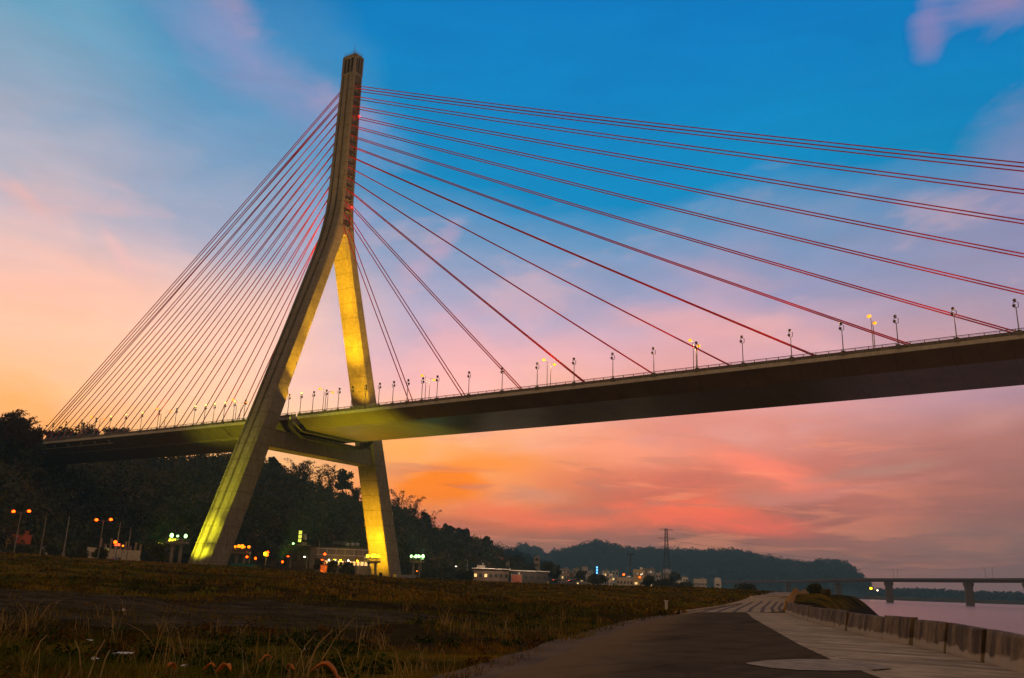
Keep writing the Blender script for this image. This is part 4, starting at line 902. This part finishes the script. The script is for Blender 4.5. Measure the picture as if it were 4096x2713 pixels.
p = at(1216, 2160, 352); t = empty('water_tank', tuple(p), 'tall grey water tank beside the yellow vertical sign', 'tank'); q = MB(); q.tube([(0,0,0),(0,0,2.2)], .95, 12); q.build('barrel', M_METAL, t, True); q = MB()
for sx in (-.7,.7): q.tube([(sx,0,-2.5),(sx,0,0)], .1, 4)
q.build('stand', M_DARK, t)
kx, KW, KH = building(1282,1309,2262,325,3,mat('orange_painted_wall', (.75,.30,.10), .8),'small orange lit kiosk at the corner of the hall','kiosk',0,0,(),'flat',None,roofmat=B['red_wall'])
kp = at(1296, 2250, 321); light('kiosk_lamp', 'POINT', tuple(kp+np.array([.5,-1.5,-1.0])), (1,.32,.06), 900, size=.3)
# left compound
building(50,128,2142,300,6,B['red_wall'],'reddish low building with white pillars at the left edge','house',1,8,(),'flat',None,roofmat=B['red_wall'])
lp = at(90, 2150, 292); light('compound_lamp', 'POINT', tuple(lp), (1,.3,.15), 350, size=.4)
cw = [(135,2183,2206),(210,2186,2210),(262,2189,2213)]
def wall_run(name, pts, r, mt, label, th=.35):
    q = MB(); rg = []
    for px, pt, pb in pts: a_, b_ = at(px, pt, r), at(px, pb, r); d = (a_-CAM)[:2]; d = d/np.hypot(*d)*th; rg.append([(a_[0],a_[1],a_[2]),(a_[0]+d[0],a_[1]+d[1],a_[2]),(b_[0]+d[0],b_[1]+d[1],b_[2]-3),(b_[0],b_[1],b_[2]-3)])
    q.loft(rg, cap0=True, cap1=True); return tag(q.build(name, mt), label, 'wall')
wall_run('compound_wall', [(130,2184,2196),(200,2187,2198),(262,2190,2202)], 292, B['white_wall'], 'short pale wall left of the tall pale pole')
wall_run('compound_wall', [(345,2188,2206),(430,2194,2212),(500,2200,2220),(562,2203,2230)], 290, B['white_wall'], 'long pale curved wall under the row of pillars')
wall_run('teal_hoarding', [(925,2252,2274),(1018,2256,2280)], 262, B['teal_sheet'], 'teal sheet hoarding right of the near pylon leg')
wall_run('dark_fence', [(1016,2260,2285),(1100,2266,2290),(1260,2276,2298)], 300, B['dark_wall'], 'long dark fence running from the teal hoarding toward the hall')
M_STRIP = mat('pale_red_pillar', (.42,.24,.20), .8)
for k in range(9): 
    px = 400+k*20; p = at(px, 2200+k*.8, 293); hgt = [3.2,1.6,3.4,2.6,1.8,2.6,1.4,2.4,1.9][k]; q = MB(); q.box((0,0,hgt/2-.5), (.42,.42,hgt+1)); q.box((0,0,hgt+.06), (.6,.6,.14)); o = q.build('wall_pillar', M_STRIP); o.location = p
    tag(o, f'{ordn[k]} reddish pillar from the left along the long pale wall', 'pillar', 'pillars above the long pale wall')
def pole_thing(name, px, pt, pb, r, label, kind='plain', mt=M_METAL, group=None, cat='pole', rad=.16):
    top, bot = at(px, pt, r), at(px, pb, r); gz = min(float(zg(bot[0], bot[1])), bot[2]); h = top[2]-gz; t = empty(name, (bot[0], bot[1], gz), label, cat, group, -math.atan2((bot-CAM)[0], (bot-CAM)[1]))
    q = MB(); q.tube([(0,0,-.3),(0,0,h)], [rad, rad*.6], 7); q.build('pole', mt, t)
    if kind == 'utility':
        for z in (h-.6, h-1.5):
            q = MB(); q.box((0,0,z), (2.0,.12,.12)); ca_ = q.build('crossarm', M_DARK, t)
            q = MB(); [q.tube([(x,0,z+.05),(x,0,z+.3)], .05, 5) for x in (-.9,-.45,.45,.9)]; q.build('insulator', M_METAL, ca_)
    if kind == 'double':
        for s, hh in ((-1, 0), (1, .3)):
            q = MB(); q.tube([(0,0,h-.5),(s*.7,0,h-.1),(s*1.6,0,h+hh)], .06, 5); am = q.build('arm', mt, t)
            q = MB(); q.ball((s*1.75,0,h+hh), .42, 10, 7, (1,1,.8)); q.build('lamp_head', M_SODR, am, True)
    if kind.startswith('single'):
        q = MB(); q.tube([(0,0,h-.2),(-.5,0,h+.1),(-.9,0,h+.05)], .05, 5); am = q.build('arm', mt, t)
        q = MB(); q.ball((-.95,0,h), .28, 8, 6, (1.4,1,.6)); q.build('lamp_head', {'single_red':M_SODR,'single_white':M_WHITEL,'single_off':M_METAL}[kind], am, True)
    return t
pole_thing('double_street_lamp', 53, 2046, 2225, 262, 'leftmost double armed street lamp glowing orange red', 'double', cat='street lamp', group='double armed red street lamps')
pole_thing('double_street_lamp', 390, 2080, 2240, 262, 'double armed red glowing street lamp right of the tall pale pole', 'double', cat='street lamp', group='double armed red street lamps')
pole_thing('utility_pole', 160, 2068, 2215, 268, 'dim tall pole between the leftmost lamps and the pale pole', 'plain')
pole_thing('utility_pole', 248, 2064, 2248, 245, 'tall pale pole leaning slightly in front of the white wall', 'plain', M_CONC2, rad=.2)
pole_thing('utility_pole', 462, 2088, 2225, 275, 'utility pole with crossarms beside the red sign', 'utility', M_CONC2)
pole_thing('utility_pole', 508, 2107, 2225, 280, 'dark pole right of the red sign', 'plain')
pole_thing('utility_pole', 665, 2105, 2240, 300, 'faint thin pole left of the near pylon leg', 'plain', M_DARK)
pole_thing('lamp_post', 640, 2173, 2258, 285, 'lone pale lamp post left of the green lit platform', 'single_off', cat='street lamp')
pole_thing('lamp_post', 995, 2210, 2266, 300, 'red glowing street lamp right of the near pylon foot', 'single_red', cat='street lamp')
pole_thing('lamp_post', 1158, 2226, 2284, 315, 'small orange street lamp left of the palm tree', 'single_red', cat='street lamp', rad=.1)
pole_thing('lamp_post', 1224, 2228, 2290, 318, 'white street lamp just right of the palm tree', 'single_white', cat='street lamp', rad=.1)
pole_thing('lamp_post', 1296, 2240, 2285, 322, 'bright red lamp above the orange kiosk', 'single_red', cat='street lamp', rad=.1)
pole_thing('utility_pole', 1268, 2160, 2290, 340, 'tall thin pole at the left corner of the hall', 'plain')
pole_thing('utility_pole', 1420, 2186, 2290, 345, 'thin pole in front of the hall roof tanks', 'plain', M_DARK)
pole_thing('utility_pole', 1432, 2250, 2306, 300, 'short post left of the blazing yellow floodlights', 'plain', rad=.1)
pole_thing('utility_pole', 1683, 2208, 2300, 430, 'utility pole with crossarms right of the green floodlights', 'utility', M_CONC2)
pole_thing('utility_pole', 1732, 2235, 2300, 470, 'short dim utility pole left of the white lamp', 'utility')
pole_thing('lamp_post', 1830, 2266, 2300, 440, 'lamp post with a white light before the dark hill foot', 'single_white', cat='street lamp')
pole_thing('lamp_post', 1868, 2242, 2300, 450, 'unlit curved lamp post left of the restaurant', 'single_off', cat='street lamp')
pole_thing('white_post', 2045, 2294, 2336, 440, 'white post at the left side of the brick annex', 'plain', M_WHITE, rad=.18)
pole_thing('white_post', 2087, 2296, 2340, 440, 'white post at the right side of the brick annex', 'plain', M_WHITE, rad=.18)
pole_thing('utility_pole', 2307, 2312, 2346, 420, 'short post below the grey narrow house', 'plain', rad=.09)
pole_thing('utility_pole', 2442, 2312, 2350, 420, 'short post below the pale houses', 'plain', rad=.09)
pole_thing('utility_pole', 2512, 2300, 2352, 430, 'short post below the low tan building', 'plain', rad=.09)
t = pole_thing('floodlight_mast', 2522, 2222, 2312, 640, 'tall floodlight mast with a ring of lamps left of the yellow block', 'plain', M_DARK, cat='mast', rad=.45)
h_ = at(2522,2222,640)[2]-t.location.z; q = MB(); q.tube([(0,0,h_-.2),(0,0,h_+.3)], 1.6, 12); q.build('lamp_ring', M_DARK, t)
for k in range(8): a = k*.785; q = MB(); q.box((math.cos(a)*1.9, math.sin(a)*1.9, h_+.9), (.8,.8,.9)); q.build('floodlight', M_DARK, t)
# lattice transmission tower
def lattice(px, pt, pb, r, label):
    top, bot = at(px, pt, r), at(px, pb, r); gz = float(zg(bot[0], bot[1])); h = top[2]-gz; t = empty('transmission_tower', (bot[0], bot[1], gz), label, 'pylon', None, -math.atan2((bot-CAM)[0], (bot-CAM)[1])+.3)
    q = MB(); wd = lambda z: np.interp(z/h, [0,.45,.75,1], [3.6,1.9,1.15,.8]); L_ = np.concatenate([np.linspace(0,.5,6), np.linspace(.57,1,8)])*h; cs = [(-1,-1),(1,-1),(1,1),(-1,1)]; th = .16
    for a, b in cs: q.tube([(a*wd(z), b*wd(z), z) for z in L_], th, 4)
    for z0, z1 in zip(L_[:-1], L_[1:]):
        for k in range(4):
            a, b = cs[k], cs[(k+1) % 4]; q.tube([(a[0]*wd(z0), a[1]*wd(z0), z0), (b[0]*wd(z1), b[1]*wd(z1), z1)], th*.6, 3, False); q.tube([(b[0]*wd(z0), b[1]*wd(z0), z0), (a[0]*wd(z1), a[1]*wd(z1), z1)], th*.6, 3, False)
    q.build('lattice_body', M_DARK, t)
    for z, L in ((.985,5.2),(.84,6.8),(.69,5.0)):
        for s in (-1, 1): q = MB(); q.tube([(0,0,z*h),(s*L,0,z*h)], .12, 4); q.tube([(0,0,z*h-1.6),(s*L,0,z*h)], .09, 4); q.tube([(s*L,0,z*h),(s*L,0,z*h-2.0)], .07, 4); q.build('crossarm', M_DARK, t)
    return t, h
TT, th_ = lattice(2668, 2114, 2320, 720, 'tall dark lattice power pylon standing before the long distant hill')
for k, (z, sy) in enumerate(((.985,1),(.84,1),(.84,-1),(.69,1))):
    a_ = np.array(TT.location)+np.array([0,0,z*th_-1.5]); b_ = at(4600, 2120+k*12, 1500); q = MB(); q.tube([tuple(a_+(b_-a_)*s-np.array([0,0,34*4*s*(1-s)*.8])) for s in np.linspace(0,1,24)], .055, 3, False)
    tag(q.build('power_line', M_DARK), f'{ordn[k]} thin power line from the top, running right from the lattice pylon', 'power line', 'power lines right of the lattice pylon')
def neon(name, px, pt, pb, r, w_, mt, label, chars=2, cat='sign'):
    a_, b_ = at(px, pt, r), at(px, pb, r); h = a_[2]-b_[2]; t = empty(name, tuple(b_), label, cat, None, -math.atan2((b_-CAM)[0], (b_-CAM)[1])); q = MB(); q.box((0,.25,h/2), (w_*1.3,.2,h*1.06)); q.tube([(0,.3,-3),(0,.3,0)], .1, 5); q.build('sign_board', M_DARK, t)
    for k in range(chars):
        z = h*(k+.5)/chars; s = h/chars*.8; q = MB(); q.box((0,0,z+s*.35), (w_*.9,.08,s*.16)); q.box((0,0,z-s*.3), (w_*.9,.08,s*.16)); q.box((-w_*.3,0,z), (w_*.2,.08,s*.75)); q.box((w_*.25,0,z), (w_*.2,.08,s*.6)); q.box((0,0,z), (w_*.6,.08,s*.14)); q.build('glowing_character', mt, t)
neon('neon_sign', 2388, 2265, 2297, 640, 1.3, M_BLUEL, 'tall blue and white neon sign above the arched warehouse', 3)
neon('neon_sign', 468, 2173, 2186, 270, 1.7, M_REDSIGN, 'red glowing sign beside the utility pole at left', 1)
def orb(name, px, py, r, rad, mt, label, cat='light', group=None, stem=True, power=0, col=(1,.2,.05)):
    p = at(px, py, r); t = empty(name, tuple(p), label, cat, group); q = MB(); q.ball((0,0,0), rad, 10, 7); q.build('lamp_glass', mt, t, True)
    if stem: q = MB(); q.tube([(0,0,-rad),(0,0,-3.2)], .07, 5); q.tube([(0,0,-.1-rad),(0,0,.05-rad)], rad*.6, 6); q.build('post', M_DARK, t)
    return t
orb('round_lamp', 461, 2169, 270, .45, M_SODR, 'round red lamp on top of the red sign')
orb('round_lamp', 492, 2184, 272, .28, M_SOD, 'small yellow lamp right of the red sign')
orb('signal_light', 988, 2228, 310, .36, M_SODR, 'left of two low red lights right of the near pylon foot')
orb('signal_light', 1022, 2234, 320, .40, M_SODR, 'right of two low red lights right of the near pylon foot')
orb('signal_light', 1173, 2175, 348, .42, M_GRN, 'green light at the left corner of the block with the vertical sign')
orb('signal_light', 1299, 2217, 350, .42, M_SODR, 'red light on the upper floor corner of the hall')
orb('signal_light', 1130, 2248, 330, .38, M_SODR, 'orange red light low between the near leg and the palm')
orb('signal_light', 1428, 2250, 340, .34, M_SODR, 'small red light at the right end of the lit windows')
orb('signal_light', 2495, 2299, 560, .62, M_SODR, 'red signal light left of the yellow block')
orb('signal_light', 2559, 2309, 560, .50, M_SODR, 'red signal light in front of the yellow block')
orb('signal_light', 1668, 2285, 400, .28, M_SOD, 'tiny orange light right of the green floodlights')
orb('shore_light', 3484, 2354, 1500, 1.6, M_YEL, 'left of two yellow lights at the end of the long hill', stem=False)
orb('shore_light', 3510, 2362, 1500, 1.1, M_WHITEL, 'right of two yellow lights at the end of the long hill', stem=False)
t = empty('lit_round_sign', tuple(at(1066, 2216, 315)), 'cluster of glowing yellow and red globes on a post right of the near leg', 'sign'); q = MB(); q.tube([(0,0,-4),(0,0,-.2)], .12, 6); q.build('post', M_METAL, t)
for k, (x, z, rr_, m_) in enumerate(((-.5,.0,.62,M_YEL),(.35,-.35,.5,M_SOD),(.5,.55,.42,M_SODR),(0,.4,.4,M_SOD))): q = MB(); q.ball((x,0,z), rr_, 10, 7); q.build('globe', m_, t, True)
for px, py, r_, pw in ((2250,2285,660,5000),(2340,2290,600,6000),(2420,2290,690,6000),(2500,2290,580,6000),(2560,2290,600,9000),(2600,2280,640,5000),(2725,2305,730,9000),(2800,2310,790,5000),(2870,2310,880,4000),(1965,2245,445,9000),(2110,2262,458,9000),(1360,2215,352,4000),(1450,2225,355,3000),(430,2190,275,700),(240,2180,275,400)): light('town_fill_light', 'POINT', tuple(at(px, py, r_)), (1,.72,.5), pw*.4, size=.5)  # added warm fill lights, no visible fixtures, to brighten the facades
# vehicles
def car(px, py, r, label, rz, paint, tail=False):
    p = at(px, py, r); t = empty('parked_car', (p[0], p[1], p[2]-.55), label, 'car', 'cars on the road beyond the field', rz)
    q = MB(); prof_ = [(-2.1,.35),(-2.15,.75),(-1.3,.9),(-.8,1.38),(.7,1.42),(1.4,.98),(2.1,.85),(2.15,.4)]; q.loft([[(x,y,z) for x, z in prof_] for y in (-.85,.85)], cap0=True, cap1=True); bd = q.build('body', paint, t)
    for x in (-1.35,1.35):
        for y in (-.8,.8): q = MB(); q.tube([(x,y-.1,.33),(x,y+.1,.33)], .33, 12); q.build('wheel', M_DARK, t)
    q = MB(); q.add([(-1.25,-.87,.92),(-.8,-.87,1.32),(.65,-.87,1.36),(1.25,-.87,.98)], [(0,1,2,3)]); q.add([(-1.27,-.8,.94),(-.82,-.8,1.36),(-.82,.8,1.36),(-1.27,.8,.94)], [(0,1,2,3)]); q.build('window', M_GLASS, bd)
    for y in (-.6,.6): q = MB(); q.box((2.17 if tail else -2.17, y, .68), (.08,.34,.2)); q.build('tail_light' if tail else 'headlight', M_REDSIGN if tail else M_LENS, bd)
car(465, 2243, 258, 'dark parked car left of the big dark tree', R(-50), mat('black_paint', (.03,.03,.035), .25, spec=.6))
car(2229, 2321, 480, 'car with a pair of red tail lights below the tan block', R(-130), mat('grey_paint', (.12,.11,.11), .3), True)
car(2264, 2322, 490, 'pale car between the two sets of red tail lights', R(40), mat('silver_paint', (.4,.38,.36), .3))
car(2291, 2324, 470, 'second car with red tail lights, right of the pale one', R(-130), MT['grey_paint'], True)
# bits around the pylon foot
q = MB(); a_, b_ = at(716,2273,252), at(812,2276,250)
for dz in (.15,.75): q.tube([tuple(a_+np.array([0,0,dz-.4])), tuple(b_+np.array([0,0,dz-.4]))], .07, 4)
for s in np.linspace(0, 1, 6): p = a_+(b_-a_)*s; q.tube([(p[0],p[1],p[2]-1.2),(p[0],p[1],p[2]+.4)], .07, 4)
tag(q.build('guard_rail', M_FASC), 'low pale guard rail before the foot of the near pylon leg', 'railing')
for k in range(8):
    p = at(1016+k*17, 2288+k*.9, 255); q = MB(); q.tube([(0,0,-.3),(0,0,.75)], [.14,.12], 7); q.ball((0,0,.78), .15, 7, 5); o = q.build('bollard', M_CONC2); o.location = p-np.array([0,0,.5])
    tag(o, f'{ordn[k]} small pale bollard to the right of the near pylon foot', 'bollard', 'bollards right of the near pylon foot')
for px, py, r_, h_, lab in ((2665,2421,120,.8,'short white marker post in the field left of the ribbed lane'),(3009,2404,170,.7,'short pale marker post beside the far bend of the lane'),(1522,2310,300,1.8,'dark stump like box at the foot of the far pylon leg'),(557,2250,250,1.1,'small white marker left of the lone lamp post')):
    p = hitz(px, py, -2.4) if py > 2380 else at(px, py, r_); z = float(zg(p[0], p[1])); q = MB(); q.tube([(0,0,-.2),(0,0,h_)], [.11 if h_ < 1.5 else .5]*2, 8); q.box((0,0,h_), (.26,.26,.08)); o = q.build('marker_post', M_WHITE if h_ < 1.5 else M_DARK); o.location = (p[0], p[1], z); tag(o, lab, 'marker post')

# ------------------------------------------------------------------ low road bridge over the river
LB = empty('low_road_bridge', (0,0,0), 'long low concrete bridge on piers crossing the river in the distance', 'bridge')
LBP = [(2745,1600),(2900,1430),(3140,1190),(3463,905),(3871,805),(4096,755),(4500,700)]; ZT = 14.9
LP = [polar(azof(p), r) for p, r in LBP]
def perp(i): a = LP[max(i-1,0)]; b = LP[min(i+1,len(LP)-1)]; d = (b-a)/np.linalg.norm(b-a); return np.array([d[1], -d[0]])
q = MB(); q.loft([[(p[0]+n[0]*o, p[1]+n[1]*o, z) for o, z in ((0,ZT-1.1),(1.6,ZT-2.0),(2.6,ZT-3.2),(9,ZT-3.2),(10,ZT-2.0),(11.6,ZT-1.1))] for p, n in ((LP[i], -perp(i)) for i in range(len(LP)))], cap0=True, cap1=True); q.build('deck', mat('dim_concrete', (.11,.085,.07), .9), LB)
q = MB(); q.loft([[(p[0]+n[0]*o, p[1]+n[1]*o, z) for o, z in ((-.1,ZT-1.3),(-.1,ZT),(.3,ZT),(.3,ZT-1.3))] for p, n in ((LP[i], -perp(i)) for i in range(len(LP)))], cap0=True, cap1=True); q.build('parapet', mat('dim_concrete', (.11,.085,.07), .9), LB)
rI = lambda px: float(np.interp(px, [a for a, _ in LBP], [b for _, b in LBP]))
for px in (2863, 3150, 3350, 3553, 3871, 4110):
    r_ = rI(px)+6; p = polar(azof(px), r_); d = (p-CAM[:2])/r_; ang = -math.atan2(d[0], d[1]); q = MB()
    cs_ = [(3.2,3.0,-9),(3.2,3.0,ZT-7),(3.3,3.2,ZT-6.4),(4.0,3.6,ZT-5.4),(4.0,3.6,ZT-3.3)]
    q.loft([[(p[0]+a*math.cos(ang)-b*math.sin(ang), p[1]+a*math.sin(ang)+b*math.cos(ang), z) for a, b in ((-w_,-e_*.6),(-w_*.7,-e_),(w_*.7,-e_),(w_,-e_*.6),(w_,e_),(-w_,e_))] for w_, e_, z in cs_], cap0=True, cap1=True); q.build('pier', mat('dim_pier', (.17,.13,.10), .9), LB)
for k, px in enumerate((3577,3592,3944,3973)):
    p = polar(azof(px), rI(px)+3+6*(k % 2)); t = empty('bridge_lamp_post', (p[0], p[1], ZT-1), f'{["left","right"][k%2]} thin curved lamp post of the {["nearer pair to the hill","pair near the right edge"][k//2]} on the low bridge', 'street lamp', 'lamp posts on the low bridge')
    q = MB(); q.tube([(0,0,0),(0,0,6.5),(.3 if k%2 else -.3,0,8.2),(1.0 if k%2 else -1.0,0,8.9)], .14, 5); q.build('pole', M_METAL, t); q = MB(); q.box((1.3 if k%2 else -1.3,0,8.9), (.9,.3,.2)); q.build('lamp_head', M_METAL, t)

# ------------------------------------------------------------------ grass, stalks, leaves in the foreground
poly_r = [np.array(q) for q in roadL]+[np.array(q) for q in laneL[1:]]+[polar(azof(3260), 400)]+[np.array([400.,-150.]), np.array([400.,-300.]), nearL]
def in_poly(x, y, poly):
    ins = np.zeros(x.shape, bool); j = len(poly)-1
    for i in range(len(poly)):
        xi, yi = poly[i]; xj, yj = poly[j]
        if yi != yj: ins ^= ((yi > y) != (yj > y)) & (x < (xj-xi)*(y-yi)/(yj-yi)+xi)
        j = i
    return ins
def grass(name, N, rmin, rmax, h, w_, mt, seed, thr, label, lean=.5, azr=(-70,-20), sc=6, tuft=0):
    r_ = np.random.default_rng(seed); az = np.radians(r_.uniform(*azr, N)); rr = rmin*(rmax/rmin)**r_.random(N)
    if tuft: k = N//tuft; az = np.repeat(az[:k], tuft)+r_.normal(size=k*tuft)*.12/np.repeat(rr[:k], tuft); rr = np.repeat(rr[:k], tuft)+r_.normal(size=k*tuft)*.12
    x = CAM[0]+np.sin(az)*rr; y = CAM[1]+np.cos(az)*rr
    ind = in_poly(x, y, [np.array(q) for q in DT1]+[np.array(q) for q in DT2[::-1]])
    keep = ~in_poly(x+.4, y, poly_r) & (~ind | (r_.random(len(x)) < .10+.75*(fbm(x/2.6+4, y/1.6) > .05))) & (fbm(x/sc+seed, y/sc)+.5*fbm(x/1.3, y/1.3) > thr); x, y, rr = x[keep], y[keep], rr[keep]; n = len(x); z = zg(x, y)-.03
    hh = h*(.35+r_.random(n)**1.5*1.1)*(.6+1.6*np.clip(fbm(x/3+3, y/3)+.25, 0, 1)); ww = w_*(.6+.8*r_.random(n))*np.maximum(1, rr/22)
    a = r_.uniform(0, 6.283, n); la = r_.uniform(0, 6.283, n); ll = hh*lean*r_.random(n)*1.3; P = np.stack([x, y, z], -1); s = np.stack([np.cos(a), np.sin(a), 0*a], -1)*ww[:, None]*.5
    d = np.stack([np.cos(la), np.sin(la), 0*la], -1); m1 = P+d*(ll*.35)[:, None]+np.array([0,0,1])*(hh*.6)[:, None]; tp = P+d*ll[:, None]+np.array([0,0,1])*(hh*(1-.25*lean))[:, None]
    Vv = np.stack([P-s, P+s, m1+s*.7, m1-s*.7, tp+s*.12, tp-s*.12], 1).reshape(-1, 3); o = np.arange(n)[:, None]*6; F_ = np.concatenate([o+np.array([[0,1,2,3]]), o+np.array([[3,2,4,5]])], 0)
    ob = np_mesh(name, Vv, F_, mt); tag(ob, label, 'grass', kind='stuff')
def patchy(h, pos, c, b):
    n = h.noise(h.mapping(pos, (.6,1.3,1), (0,0,.5)), .16, 5, .65, .5); n2 = h.noise(pos, .9, 4, .6); n3 = h.noise(h.mapping(pos, (1,1,1), (0,0,1)), .05, 4, .6, .6)
    c = h.mix(h.smooth(n, .54, .40, 0, .8), c, (.022,.016,.004,1)); c = h.mix(h.smooth(n2, .55, .70, 0, .6), c, (.36,.22,.03,1)); return h.mix(h.smooth(n3, .52, .62, 0, .55), c, (.055,.085,.010,1))
M_G1 = mat('olive_grass_blade', (.165,.155,.012), .9, var=.5, scale=.6, spec=.05, extra=patchy); M_G2 = mat('brown_grass_blade', (.30,.165,.016), .9, var=.45, scale=.8, spec=.05, extra=patchy)
grass('olive_grass', 90000, 7, 90, .21, .016, M_G1, 1, .0, 'dark olive grass growing in patches over the rough field', sc=7)
grass('brown_grass', 90000, 7, 110, .17, .016, M_G2, 2, -.03, 'dry brown grass spread over the rough field', sc=9)
grass('field_grass', 60000, 60, 260, .30, .05, M_G2, 5, -.06, 'far brownish grass of the field before the pylon', sc=22, azr=(-66,-14))
grass('field_green_grass', 50000, 60, 260, .30, .05, M_G1, 6, .0, 'far greenish grass patches of the field', sc=26, azr=(-66,-10))
grass('dry_tall_grass', 3000, 9, 45, .75, .014, M_DRY, 3, .02, 'tall pale dry grass stalks in tufts among the lower grass', .75, sc=4, tuft=9)
grass('verge_grass', 9000, 8, 60, .20, .016, M_G2, 8, -.2, 'short grass fringe near the edge of the asphalt', azr=(-38,-18), sc=3)
def weeds(name, n, rmin, rmax, mt, seed, label):
    r_ = np.random.default_rng(seed); az = np.radians(r_.uniform(-68, -21, n)); rr = rmin*(rmax/rmin)**r_.random(n); x = CAM[0]+np.sin(az)*rr; y = CAM[1]+np.cos(az)*rr
    k = ~in_poly(x+1, y, poly_r) & ~in_poly(x, y, [np.array(q) for q in DT1]+[np.array(q) for q in DT2[::-1]]) & (fbm(x/5+seed, y/5) > .0); x, y, rr = x[k], y[k], rr[k]
    rad = (.16+.35*r_.random(len(x))**2)*np.maximum(1, rr/35); Q, F_ = leaves(np.stack([x, y, zg(x, y)+rad*.25], -1), rad, 70, .045, .6, .1, seed); tag(np_mesh(name, Q, F_, mt), label, 'weeds', kind='stuff')
M_WEED = mat('dark_green_weed', (.030,.050,.010), .95, var=.6, scale=1.2, spec=0); M_WEED2 = mat('rusty_weed', (.13,.060,.012), .95, var=.5, scale=1, spec=0)
weeds('low_green_weeds', 900, 9, 90, M_WEED, 21, 'dark green leafy weeds in clumps over the rough field')
weeds('rusty_weeds', 900, 9, 120, M_WEED2, 22, 'rusty brown dead weeds in clumps over the rough field')
stalks = [((1215,2652),(1330,2520),.015),((1265,2640),(1420,2470),.013),((1180,2640),(1260,2540),.010),((350,2690),(420,2560),.013),((395,2700),(440,2600),.012),((330,2670),(300,2560),.012),((1228,2590),(1325,2690),.012),((130,2600),(190,2540),.012),((640,2560),(500,2490),.009),((1430,2600),(1452,2500),.011)]
for k, (a_, b_, rad) in enumerate(stalks):
    p = hitz(a_[0], a_[1]+14, -2.8); r_ = float(np.hypot(*(p-CAM)[:2])); t_ = at(b_[0], b_[1], r_*1.03); z0 = float(zg(p[0], p[1])); b3 = np.array([p[0], p[1], z0]); md = (b3+t_)/2+np.array([0,0,.12])
    q = MB(); q.tube([tuple(b3), tuple(md), tuple(t_)], [rad, rad*.8, rad*.4], 5)
    tag(q.build('dry_stalk', M_DRY), ['long pale dry stalk leaning right at the centre of the grass','longest dry stalk arching far to the right','short stalk left of the long leaning pair','dry stalk leaning right at lower left','second dry stalk at lower left, just right of the other','dry stalk leaning left at lower left','whitish stalk slanting down to the right above the orange leaves','pale stalk near the left edge','thin dark stalk leaning left over the dirt','short upright stalk beyond the orange leaves'][k], 'dry stalk', 'dry stalks in the foreground grass')
def leafshape(px, py, L, rz, label, seed):
    p = hitz(px, py, -2.75); z0 = float(zg(p[0], p[1])); r_ = random.Random(seed); q = MB(); rg = []
    for s in np.linspace(0, 1, 9):
        wv_ = L*.17*math.sin(math.pi*min(1, s*.96+.03))**.7; x = (s-.5)*L; zc_ = .05+.22*L*math.sin(s*5.0)+.22*L*s*s*r_.uniform(.6,1.2); rg.append([(x, -wv_, zc_+wv_*.55), (x+.02*L, -wv_*.45, zc_+wv_*.1), (x, 0, zc_-.01), (x+.02*L, wv_*.45, zc_+wv_*.1), (x, wv_, zc_+wv_*.5)])
    q.loft(rg, close=False); o = q.build('dry_leaf', M_LEAFDRY, None, True); o.location = (p[0], p[1], z0+.16); o.rotation_euler = (R(r_.uniform(-12,22)), R(r_.uniform(-14,14)), rz+seed*1.3)
    sm = o.modifiers.new('thick', 'SOLIDIFY'); sm.thickness = .012; tag(o, label, 'leaf', 'big dry orange leaves at the bottom')
for k, a_ in enumerate([(682,2690,.26,1.9,'upright curled orange leaf, leftmost at the bottom'),(838,2690,.24,2.2,'orange leaf standing on edge left of the arched one'),(890,2700,.36,.5,'arched orange leaf bottom centre left'),(1062,2648,.24,.2,'dull orange leaf set higher than the others'),(1160,2690,.22,1.0,'small bright orange leaf left of the big one'),(1310,2716,.55,.45,'largest bright orange leaf cut by the bottom edge')]): leafshape(*a_, k)
for k, (px, py, s) in enumerate(((488,2452,.22),(365,2550,.13),(500,2600,.25),(1226,2586,.16),(378,2612,.12),(1160,2540,.08),(730,2650,.1))):
    p = hitz(px, py, -2.75); q = MB(); r_ = random.Random(k+30); vs = [(r_.uniform(-s,s), r_.uniform(-s,s)*.7, r_.uniform(.0,.5)*s) for _ in range(7)]; q.add(vs, [(0,1,2),(0,2,3),(3,2,4),(4,5,3),(5,6,0),(1,6,5)]); o = q.build('litter_scrap', M_WHITE); o.location = (p[0], p[1], float(zg(p[0], p[1]))+.08)
    tag(o, ['white scrap on the grey dirt at left','tiny pale scrap left of the dry tuft','crumpled pale scrap amid the grass at lower left','white scrap beside the slanting stalk','tiny pale scrap near the lower left dry stalks','tiny white speck above the slanting stalk','tiny white speck near the bottom centre left'][k], 'litter', 'pale litter scraps in the grass')

# ------------------------------------------------------------------ haze
hz = MB(); hz.box((CAM[0]-100, CAM[1]+1200, 92), (9000, 7600, 206)); HZ = hz.build('haze', bpy.data.materials.new('haze_air')); tag(HZ, None, None, kind='stuff')
M = HZ.data.materials[0]; M.use_nodes = True; t = M.node_tree; t.nodes.clear(); v = t.nodes.new('ShaderNodeVolumePrincipled'); o = t.nodes.new('ShaderNodeOutputMaterial'); t.links.new(v.outputs[0], o.inputs['Volume'])
v.inputs['Density'].default_value = 1.75e-4; v.inputs['Color'].default_value = (.42,.82,1,1); v.inputs['Anisotropy'].default_value = .0
